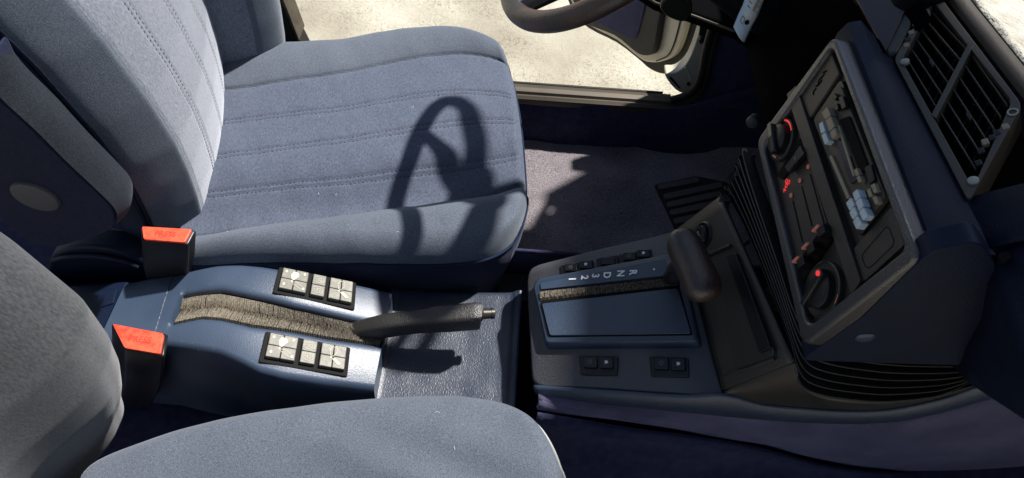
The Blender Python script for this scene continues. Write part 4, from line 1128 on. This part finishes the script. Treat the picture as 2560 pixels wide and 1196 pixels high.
for px, py, sh_ in ((2036, 226, 'L'), (2043, 214, '/'), (2050, 202, 'U'), (2057, 190, 'I'), (2062, 180, '/')):
    c_ = K(px, py, -.0046)
    if sh_ == 'L': pts = [c_ + uvf*.003, c_ - uvf*.003, c_ - uvf*.003 + yv*.004]
    elif sh_ == 'U': pts = [c_ + uvf*.003 - yv*.002, c_ - uvf*.003 - yv*.002, c_ - uvf*.003 + yv*.002, c_ + uvf*.003 + yv*.002]
    elif sh_ == 'I': pts = [c_ + uvf*.003, c_ - uvf*.003]
    else: pts = [c_ + uvf*.003 + yv*.002, c_ - uvf*.003 - yv*.002]
    strip(emb, pts, .0018, fn0)
emb.build('embossed_mark', M_void, dash, smooth=False)
fplate('coin_panel', [(2132, 622), (2236, 506), (2262, 608), (2156, 706)], -.005, .005, M_brown, dash, r=.004, bevel=.0012)
cl_ = rnd([K(px, py, -.0048) for px, py in [(2152, 640), (2220, 562), (2238, 610), (2168, 676)]], .006, 5)
mb = MB(); strip(mb, cl_, .0006, fn0, True); mb.build('panel_outline', M_black_soft, dash, smooth=False)
# heater controls
hv = empty('heater_controls', K(1990, 500), 'heater control panel with two round dials and three sliders in the lower stack', 'control panel')
def dial(cx, cy, r, knob_ang, par, name, red):
    c_ = K(cx, cy, -.006)
    b_ = MB().lathe(c_, fn0, [(r, -.006), (r, .0015), (r*.94, .0025), (r*.90, .0008), (r*.6, .0005)], 40).build(name, M_brown, par)
    MB().lathe(c_ + fn0*.001, fn0, [(r*.72, -.001), (r*.70, .006), (r*.62, .008), (r*.2, .009)], 32).build('knob', M_black, b_)
    d_ = (uvf*math.sin(knob_ang) + yv*math.cos(knob_ang)); e_ = fn0.cross(d_)
    MB().prism([c_ + fn0*.014 + d_*r*.78 - e_*.003, c_ + fn0*.014 + d_*r*.78 + e_*.003, c_ + fn0*.014 - d_*r*.78 + e_*.004, c_ + fn0*.014 - d_*r*.78 - e_*.004], -fn0*.010).build('knob_bar', M_black, b_, bevel=.0015)
    return b_, c_, d_, e_
b_, c_, d_, e_ = dial(1955, 350, .0255, math.radians(172), hv, 'temperature_dial', 0)
MB().prism([c_ + fn0*.0142 + d_*.021 - e_*.0032, c_ + fn0*.0142 + d_*.021 + e_*.0032, c_ + fn0*.0142 + d_*.002 + e_*.0028, c_ + fn0*.0142 + d_*.002 - e_*.0028], fn0*.0006).build('pointer', M_keycream, b_)
def arc(c, r, a0, a1, n=12): return [c + (uvf*math.sin(math.radians(lerp(a0, a1, k/n))) + yv*math.cos(math.radians(lerp(a0, a1, k/n))))*r for k in range(n+1)]
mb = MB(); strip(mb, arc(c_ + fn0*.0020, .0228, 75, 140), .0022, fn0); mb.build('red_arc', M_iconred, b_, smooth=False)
mb = MB(); strip(mb, arc(c_ + fn0*.0020, .0228, 140, 200), .0022, fn0); mb.build('blue_arc', M_blueprint, b_, smooth=False)
mb = MB(); strip(mb, arc(c_ + fn0*.0022, .021, 235, 262), .002, fn0); strip(mb, arc(c_ + fn0*.0022, .021, 290, 315), .002, fn0); mb.build('red_mark', M_iconpink, b_, smooth=False)
b_, c_, d_, e_ = dial(2058, 724, .0285, math.radians(-70), hv, 'fan_dial', 1)
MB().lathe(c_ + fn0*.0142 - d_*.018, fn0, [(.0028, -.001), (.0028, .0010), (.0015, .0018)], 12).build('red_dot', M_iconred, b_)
mb = MB(); strip(mb, arc(c_ + fn0*.0022, .0275, 30, 50), .0012, fn0); mb.build('red_mark', M_iconpink, b_, smooth=False)
def hplate(name, pts, h, th, mat, r=.002, bevel=.0008): return plate(name, [K(px, py, h) for px, py in pts], fn0, th, mat, hv, r=r, bevel=bevel)
hplate('slider_panel', [(1940, 444), (2006, 352), (2074, 580), (2000, 690)], -.0075, .004, M_brown, r=.003)
hplate('button_well', [(1940, 440), (1998, 346), (2014, 372), (1956, 450)], -.0050, .004, M_black_soft)
for pts, ic in (([(1962, 418), (1978, 396), (1986, 408), (1970, 432)], 0), ([(1978, 396), (2000, 364), (2010, 384), (1987, 410)], 1)):
    hplate('climate_key', pts, .001, .006, M_black, r=.001)
mb = MB(); c_ = K(1988, 396, .0014)
for k in range(3):
    q = k*math.pi/3; dv = (uvf*math.cos(q) + yv*math.sin(q))*.0030; strip(mb, [c_-dv, c_+dv], .0006, fn0)
mb.build('snowflake', M_icon_dim, hv, smooth=False)
for px, py in ((1979, 489), (2001, 452), (2022, 417)):
    MB().lathe(K(px, py, -.0070), fn0, [(.0028, 0), (.0028, .0012), (.002, .0016)], 14).build('slider_mark', M_iconpink, hv)
# fan symbol, lit red
mb = MB(); c_ = K(1968, 458, -.0068)
for k in range(3):
    q = k*2.09 + .4; cc = c_ + (uvf*math.cos(q) + yv*math.sin(q))*.0032
    strip(mb, [cc + (uvf*math.cos(a) + yv*math.sin(a))*.0022 for a in [j*2*math.pi/9 for j in range(9)]], .0012, fn0, True)
strip(mb, [c_ - uvf*.004 + yv*.002, c_ - uvf*.010 + yv*.006], .0012, fn0); strip(mb, [c_ - uvf*.005 + yv*.007, c_ - uvf*.009 + yv*.002], .0012, fn0)
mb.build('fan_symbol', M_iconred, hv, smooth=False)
mb = MB()
for a_, b2 in (((1982, 502), (2006, 606)), ((2004, 466), (2030, 566)), ((2025, 435), (2060, 560))):
    strip(mb, [K(*a_, -.0070), K(*b2, -.0070)], .0014, fn0)
mb.build('slider_slot', M_black_soft, hv, smooth=False)
for px, py in ((2046, 562), (2020, 606), (1996, 640)):
    c_ = K(px, py, .006)
    kb = MB().prism([c_ + yv*.002 + uvf*.006, c_ + yv*.012 + uvf*.006, c_ + yv*.012 - uvf*.006, c_ + yv*.002 - uvf*.006], -fn0*.012).build('slider_knob', M_black, hv, bevel=.001)
    c2 = K(px - 9, py + 8, .008)
    MB().prism([c2 - yv*.001 + uvf*.005, c2 + yv*.0012 + uvf*.005, c2 + yv*.0012 - uvf*.006, c2 - yv*.001 - uvf*.006], -fn0*.010).build('pointer', M_iconpink, kb, bevel=.0003)
hplate('slider_well', [(1992, 655), (2064, 556), (2078, 600), (2006, 706)], -.0062, .004, M_black_soft)

# --- radio
rad = empty('car_radio', K(2120, 400), 'old cassette radio with white preset keys in the upper part of the stack', 'car radio')
def rplate(name, pts, h, th, mat, r=.002, bevel=.0008): return plate(name, [K(px, py, h) for px, py in pts], fn0, th, mat, rad, r=r, bevel=bevel)
rplate('surround', [(2032, 300), (2102, 196), (2222, 494), (2146, 594)], -.0055, .006, M_black, r=.006)
M_face = material('pale_brown_radio_face', (.050, .042, .030), .5, .5, col2=(.068, .058, .042), nscale=60)  # paler brown than the rest of the stack
rplate('faceplate', [(2042, 296), (2100, 212), (2214, 492), (2150, 574)], -.0015, .006, M_face, r=.006)
rplate('cassette_slot', [(2098, 300), (2122, 290), (2172, 422), (2150, 436)], .0005, .003, M_black_soft)
rplate('dial_window', [(2084, 335), (2100, 322), (2142, 446), (2126, 462)], .0008, .003, material('smoked_window', (.02, .012, .012), .15, .6))
rplate('tuning_bar', [(2072, 392), (2079, 388), (2124, 492), (2117, 498)], .0008, .003, M_keycream, r=.001)
rplate('slot_trim', [(2092, 316), (2096, 312), (2136, 438), (2131, 442)], .0018, .004, M_keycream, r=.001)
for pts in ([(2054, 282), (2068, 268), (2076, 288), (2063, 300)], [(2063, 302), (2076, 290), (2086, 316), (2072, 330)], [(2073, 333), (2086, 319), (2092, 336), (2080, 350)]):
    rplate('band_key', pts, .006, .007, M_keycream, r=.001)
for pts in ([(2047, 310), (2056, 304), (2062, 328), (2052, 334)], [(2053, 338), (2063, 331), (2071, 352), (2062, 362)]):
    rplate('white_key', pts, .006, .007, M_keywhite, r=.001)
for pts in ([(2130, 484), (2142, 472), (2150, 492), (2138, 504)], [(2114, 508), (2126, 494), (2135, 512), (2123, 528)], [(2138, 506), (2150, 494), (2158, 514), (2146, 528)], [(2122, 532), (2134, 516), (2143, 536), (2131, 550)], [(2146, 530), (2158, 518), (2168, 538), (2156, 552)], [(2131, 554), (2143, 540), (2153, 558), (2140, 574)]):
    rplate('preset_key', pts, .007, .008, M_keywhite, r=.0015)
for pts in ([(2084, 232), (2092, 242), (2086, 252), (2080, 244)], [(2096, 244), (2106, 240), (2114, 268), (2104, 274)], [(2084, 262), (2092, 258), (2096, 272), (2088, 278)], [(2134, 426), (2142, 420), (2148, 436), (2140, 442)], [(2140, 444), (2148, 438), (2154, 452), (2146, 458)], [(2176, 464), (2184, 458), (2192, 478), (2184, 484)], [(2166, 476), (2174, 470), (2180, 488), (2172, 494)], [(2180, 496), (2190, 490), (2196, 506), (2188, 512)]):
    rplate('small_button', pts, .004, .005, M_keycream if pts[0][0] > 2130 else M_black, r=.001)
rplate('radio_dark_bar', [(2160, 420), (2176, 410), (2186, 450), (2172, 462)], .002, .003, M_black, r=.001)  # raised black bar on the radio face

# ---- steering wheel
sw = empty('steering_wheel', (.11, .81, .70), 'black steering wheel rim seen at the top edge', 'steering wheel')
til = math.radians(46); wr = .196
upw = Vector((math.sin(til), 0, math.cos(til))); bot = U(1330, -36, y=.80)
wc = Vector((.112, .832, .706))
path = [wc + (upw*math.cos(a) + Vector((0, 1, 0))*math.sin(a))*wr for a in [k*2*math.pi/96 for k in range(97)]]
MB().tube(path, .0140, 16, cap=False).build('rim', M_leather, sw)
hubc = wc + Vector((.035, 0, -.035))
MB().lathe(hubc, Vector((-math.cos(til), 0, math.sin(til))), [(.062, -.02), (.06, .0), (.045, .02), (.02, .025)], 32).build('hub', M_black, sw)
for a in (math.pi*.5, -math.pi*.5, math.pi*.86, -math.pi*.86):
    dv = upw*math.cos(a) + Vector((0, 1, 0))*math.sin(a)
    MB().tube([hubc + dv*.06, lerp(hubc, wc, .5) + dv*.13, wc + dv*wr], [.018, .014, .009], 10).build('spoke', M_black, sw)
MB().tube([hubc, hubc + Vector((.25, 0, -.16))], .028, 16).build('column', M_black, sw)
# stalk paddle beside the column
pc = [U(px, py, y=.86) for px, py in [(1651, 22), (1662, -2), (1690, -14), (1726, -8), (1733, 22), (1728, 40), (1715, 54), (1694, 54), (1668, 42)]]
stk = MB().prism(smooth_path(pc, 3, True), (0, .012, 0)).build('stalk_paddle', M_black, sw, bevel=.003, seg=3)
MB().tube([U(1710, 5, y=.866), U(1700, -60, y=.83)], .006, 8).build('stalk_arm', M_black, sw)

# ---- printed tag hanging by the column
tag = empty('printed_tag', U(1870, 60, y=.74), 'curled pale printed paper tag with a hole, hanging below the steering column', 'tag')
Lf = [(1896, -60), (1878, 0), (1862, 34), (1834, 71)]; Rt = [(1938, -60), (1925, 0), (1900, 60), (1862, 110)]
lf, rt_ = resamp([U(*p, y=.74) for p in Lf], 20), resamp([U(*p, y=.74) for p in Rt], 20)
G = [[lerp(a, b, v/6) + Vector((0, -.008*math.sin(math.pi*v/6) + .02*math.sin(i/19*3), 0)) for v in range(7)] for i, (a, b) in enumerate(zip(lf, rt_))]
gridmesh('tag_sheet', G, M_paper, tag, solid=.0006, angle=180)
def TG(i, v, h=-.0012):
    i0 = min(int(i), 18); v0_ = min(int(v), 5); return lerp(lerp(G[i0][v0_], G[i0][v0_+1], v-v0_), lerp(G[i0+1][v0_], G[i0+1][v0_+1], v-v0_), i-i0) + Vector((0, h, h*-.8))
tn = Vector((0, -.8, .6))
MB().lathe(TG(15.2, 2.9), tn, [(.0032, 0), (.0032, .0006)], 16).build('hole', M_black_soft, tag)
mb = MB()
for i in range(6):
    strip(mb, [TG(5 + i*1.4, 1.0), TG(5 + i*1.4, 2.0)], .0008, tn); strip(mb, [TG(5 + i*1.4, 4.2), TG(5 + i*1.4, 5.2)], .0008, tn)
strip(mb, [TG(15, 1.0), TG(16.4, 1.0), TG(16.4, 1.9), TG(15, 1.9)], .0006, tn, True)
mb.build('print', M_bristdark, tag, smooth=False)
mb = MB(); mb.tube([TG(3, 3.1, -.003), TG(12, 3.1, -.003)], .0016, 8); mb.build('printed_bar', material('bronze_bar', (.35, .22, .08), .4), tag)

# ================================================================== BUCKLES
def buckle(red_far, red_near, body_px, yfar, ynear, label, yfoot):
    t = [U(*p, y=yfar) for p in red_far] + [U(*p, y=ynear) for p in red_near]
    zz = sum(p.z for p in t)/4
    t = [U(*p, z=zz) for p in red_far + red_near]
    root = empty('seat_belt_buckle', sum(t, Vector())/4, label, 'belt buckle', 'seat belt buckles beside the console')
    c_ = sum(t, Vector())/4
    out_ = [c_ + (p-c_)*1.10 - Vector((0, 0, .0015)) for p in t]
    rings = [rnd([c_ + (p-c_)*1.06 + Vector((0, 0, .0005)) for p in t], .004, 4), rnd(out_, .004, 4)]
    low1 = [U(*p, y=ynear - .002) for p in body_px]
    MB().prism(rnd(t, .003, 4), Vector((0, 0, .005))).build('release_button', M_red, root, bevel=.002, seg=3)
    text('pressed_letters', 'PRESS', c_ + Vector((0, 0, .0051)), Vector((1, 0, 0)), Vector((0, 1, 0)), .0125, M_redtext, root)
    return root, t, c_, zz
root, t, c_, zz = buckle([(358, 571), (482, 578)], [(464, 611), (362, 603)], [], .532, .508, 'driver seat belt buckle with red button beside the far seat', 0)
def bbody(root, t, c_, zz, dxy, h=.10, shrink=.9):
    T0 = rnd([c_ + (p-c_)*1.08 + Vector((0, 0, .001)) for p in t], .004, 4)
    T1 = [p - Vector((0, 0, .003)) + (p-c_)*.05 for p in T0]
    T2 = [p + Vector((dxy[0], dxy[1], -h)) for p in T1]; cc = sum(T2, Vector())/len(T2); T3 = [cc + (p-cc)*shrink + Vector((dxy[0], dxy[1], -.10)) for p in T2]
    loftrings('buckle_body', [T0, T1, T2, T3], M_black, root, angle=60)
bbody(root, t, c_, zz, (-.028, -.004), .075)
root, t, c_, zz = buckle([(285, 814), (412, 838)], [(404, 889), (315, 874)], [], .382, .352, 'passenger seat belt buckle with scuffed red button half behind the near backrest', 0)
bbody(root, t, c_, zz, (-.055, .0), .12)

# ================================================================== TUNNEL CARPET AND MATS
tw = resamp([p + Vector((0, .010, .004)) for p in lowr], 90)
bl = resamp(smooth_path([U(px, py, y=.338) for px, py in [(1345, 1008), (1500, 1034), (1700, 1062), (1900, 1100), (2100, 1146), (2300, 1174), (2450, 1170), (2650, 1150)]], 6), 90)
G = []
for k in range(14):
    u = k/13; G.append([lerp(a, b, u) + Vector((0, -.006*math.sin(math.pi*u) + .004*noise.noise(Vector((a.x*14, u*4, 2))), 0)) for a, b in zip(tw, bl)])
o = gridmesh('tunnel_carpet', G, M_carpet_p, solid=.008, angle=180)
o['label'] = 'purple-navy carpet apron hanging below the console rim on the near side'; o['category'] = 'carpet'
# lower carpet, tucked behind, running down to the floor
bt_ = [p + Vector((0, .006, .002)) for p in bl]
G = []
for k in range(16):
    u = k/15; row = []
    for p in bt_:
        y = p.y - .02 - .30*u**1.6; z = lerp(p.z, floorz(p.x) + .004, min(1, u*1.6)**.8)
        row.append(Vector((p.x + .0, y, z + .008*noise.noise(Vector((p.x*7 + u*5, u*4, 6))))))
    G.append(row)
o = gridmesh('footwell_carpet', G, M_carpet, solid=.006, angle=180); structure(o, 'dark navy carpet sloping into the passenger footwell')

# driver floor mat
matpx = [(1240, 360), (1310, 361), (1420, 364), (1545, 368), (1590, 380), (1640, 393), (1700, 398), (1765, 392), (1820, 372), (1880, 335), (1960, 300), (2100, 330), (2100, 640), (1700, 700), (1290, 700), (1200, 660)]
mp = [SF(px, py, floorz, .006) for px, py in matpx]
mp = smooth_path(mp, 4, True)
xs_ = [p.x for p in mp]; 
mat_ = empty('floor_mat', (.25, .85, 0), 'grey-brown loop pile mat in the driver footwell with a ribbed heel pad and crumbs', 'floor mat')
fe = resamp(smooth_path([SF(px, py, floorz, 0) for px, py in matpx[0:11]], 6), 90)
G = []
for k in range(60):
    v = k/59; row = []
    for p in fe:
        x = p.x; y = lerp(p.y, .63, v); q = Vector((x, y, 0))
        row.append(Vector((x, y, floorz(x) + .011 + .003*noise.noise(q*12) + .0012*noise.noise(q*90))))
    G.append(row)
gridmesh('mat_pile', G, M_mat, mat_, angle=180, solid=.006)
MB().tube([p + Vector((0, 0, floorz(p.x) + .012 - p.z)) for p in fe], .0028, 6, cap=False).build('bound_edge', M_carpet_p, mat_)
for a_, b2 in (((1646, 467), (1748, 448)), ((1660, 492), (1806, 460)), ((1668, 512), (1808, 482)), ((1676, 532), (1800, 505)), ((1686, 553), (1790, 532)), ((1700, 572), (1780, 556))):
    A_, B_ = SF(*a_, floorz, .025), SF(*b2, floorz, .025); d_ = (B_-A_).normalized(); s_ = Vector((-d_.y, d_.x, 0))*.0078
    plate('heel_rib', [A_-s_, B_-s_, B_+s_, A_+s_], Vector((0, 0, 1)), .008, M_matrub, mat_, r=.006, bevel=.002)
plate('heel_pad_base', [SF(px, py, floorz, .0195) for px, py in [(1634, 462), (1740, 440), (1822, 456), (1822, 520), (1800, 590), (1700, 600)]], Vector((0, 0, 1)), .004, material('dark_pad_backing', (.030, .027, .026), .9, .1, bumps=(('noise', 500, .001, None),)), mat_, r=.01)
rd = random.Random(2); mb = MB()
for i in range(110):
    px, py = rd.gauss(1610, 60), rd.gauss(545, 38)
    if px > 1700 or py > 640: continue
    p = SF(px, py, floorz, .015); r_ = rd.uniform(.0004, .0010)
    mb.lathe(p, Vector((rd.uniform(-1, 1), rd.uniform(-1, 1), 1)), [(r_*.5, -r_*.5), (r_, 0), (r_*.3, r_*.6)], 5)
o = mb.build('crumbs', M_crumb, mat_); o['kind'] = 'stuff'
# hinge knob on the driver side of the ramp
o = MB().lathe(U(1882, 305, y=.80), Vector((-.6, -1, .5)), [(.010, -.02), (.011, 0), (.009, .008), (.004, .010)], 16).build('pedal_bracket', M_grey_plastic)
o['label'] = 'small dark rounded pedal bracket beside the edge of the radio stack'; o['category'] = 'bracket'
# tunnel side on the driver side below the gear console
G = [[Vector((x, itp(z, [0, .25], [.70, .60]), z)) for z in (0, .06, .12, .18, .22)] for x in [lerp(-.5, .5, i/20) for i in range(21)]]
gridmesh('tunnel_side', G, M_carpet, body, solid=.005)

# dust on the shaded plastics
rd = random.Random(77)
for par, fn, hh0, (x0_, y0_, x1_, y1_), cnt in ((gcon, gz, .0236, (1375, 765, 1715, 832), 26), (gcon, gz, .0006, (1345, 890, 1790, 955), 24), (hcon, hz, .0006, (440, 690, 900, 730), 26), (hcon, hz, .0006, (450, 815, 640, 880), 18)):
    mb = MB()
    for i in range(cnt):
        p = SF(rd.uniform(x0_, x1_), rd.uniform(y0_, y1_), fn, hh0); r_ = rd.uniform(.00018, .00042)
        mb.lathe(p, Vector((0, 0, 1)), [(r_, 0), (r_*.6, r_*.5)], 5)
    o = mb.build('dust', M_sym, par); o['kind'] = 'stuff'
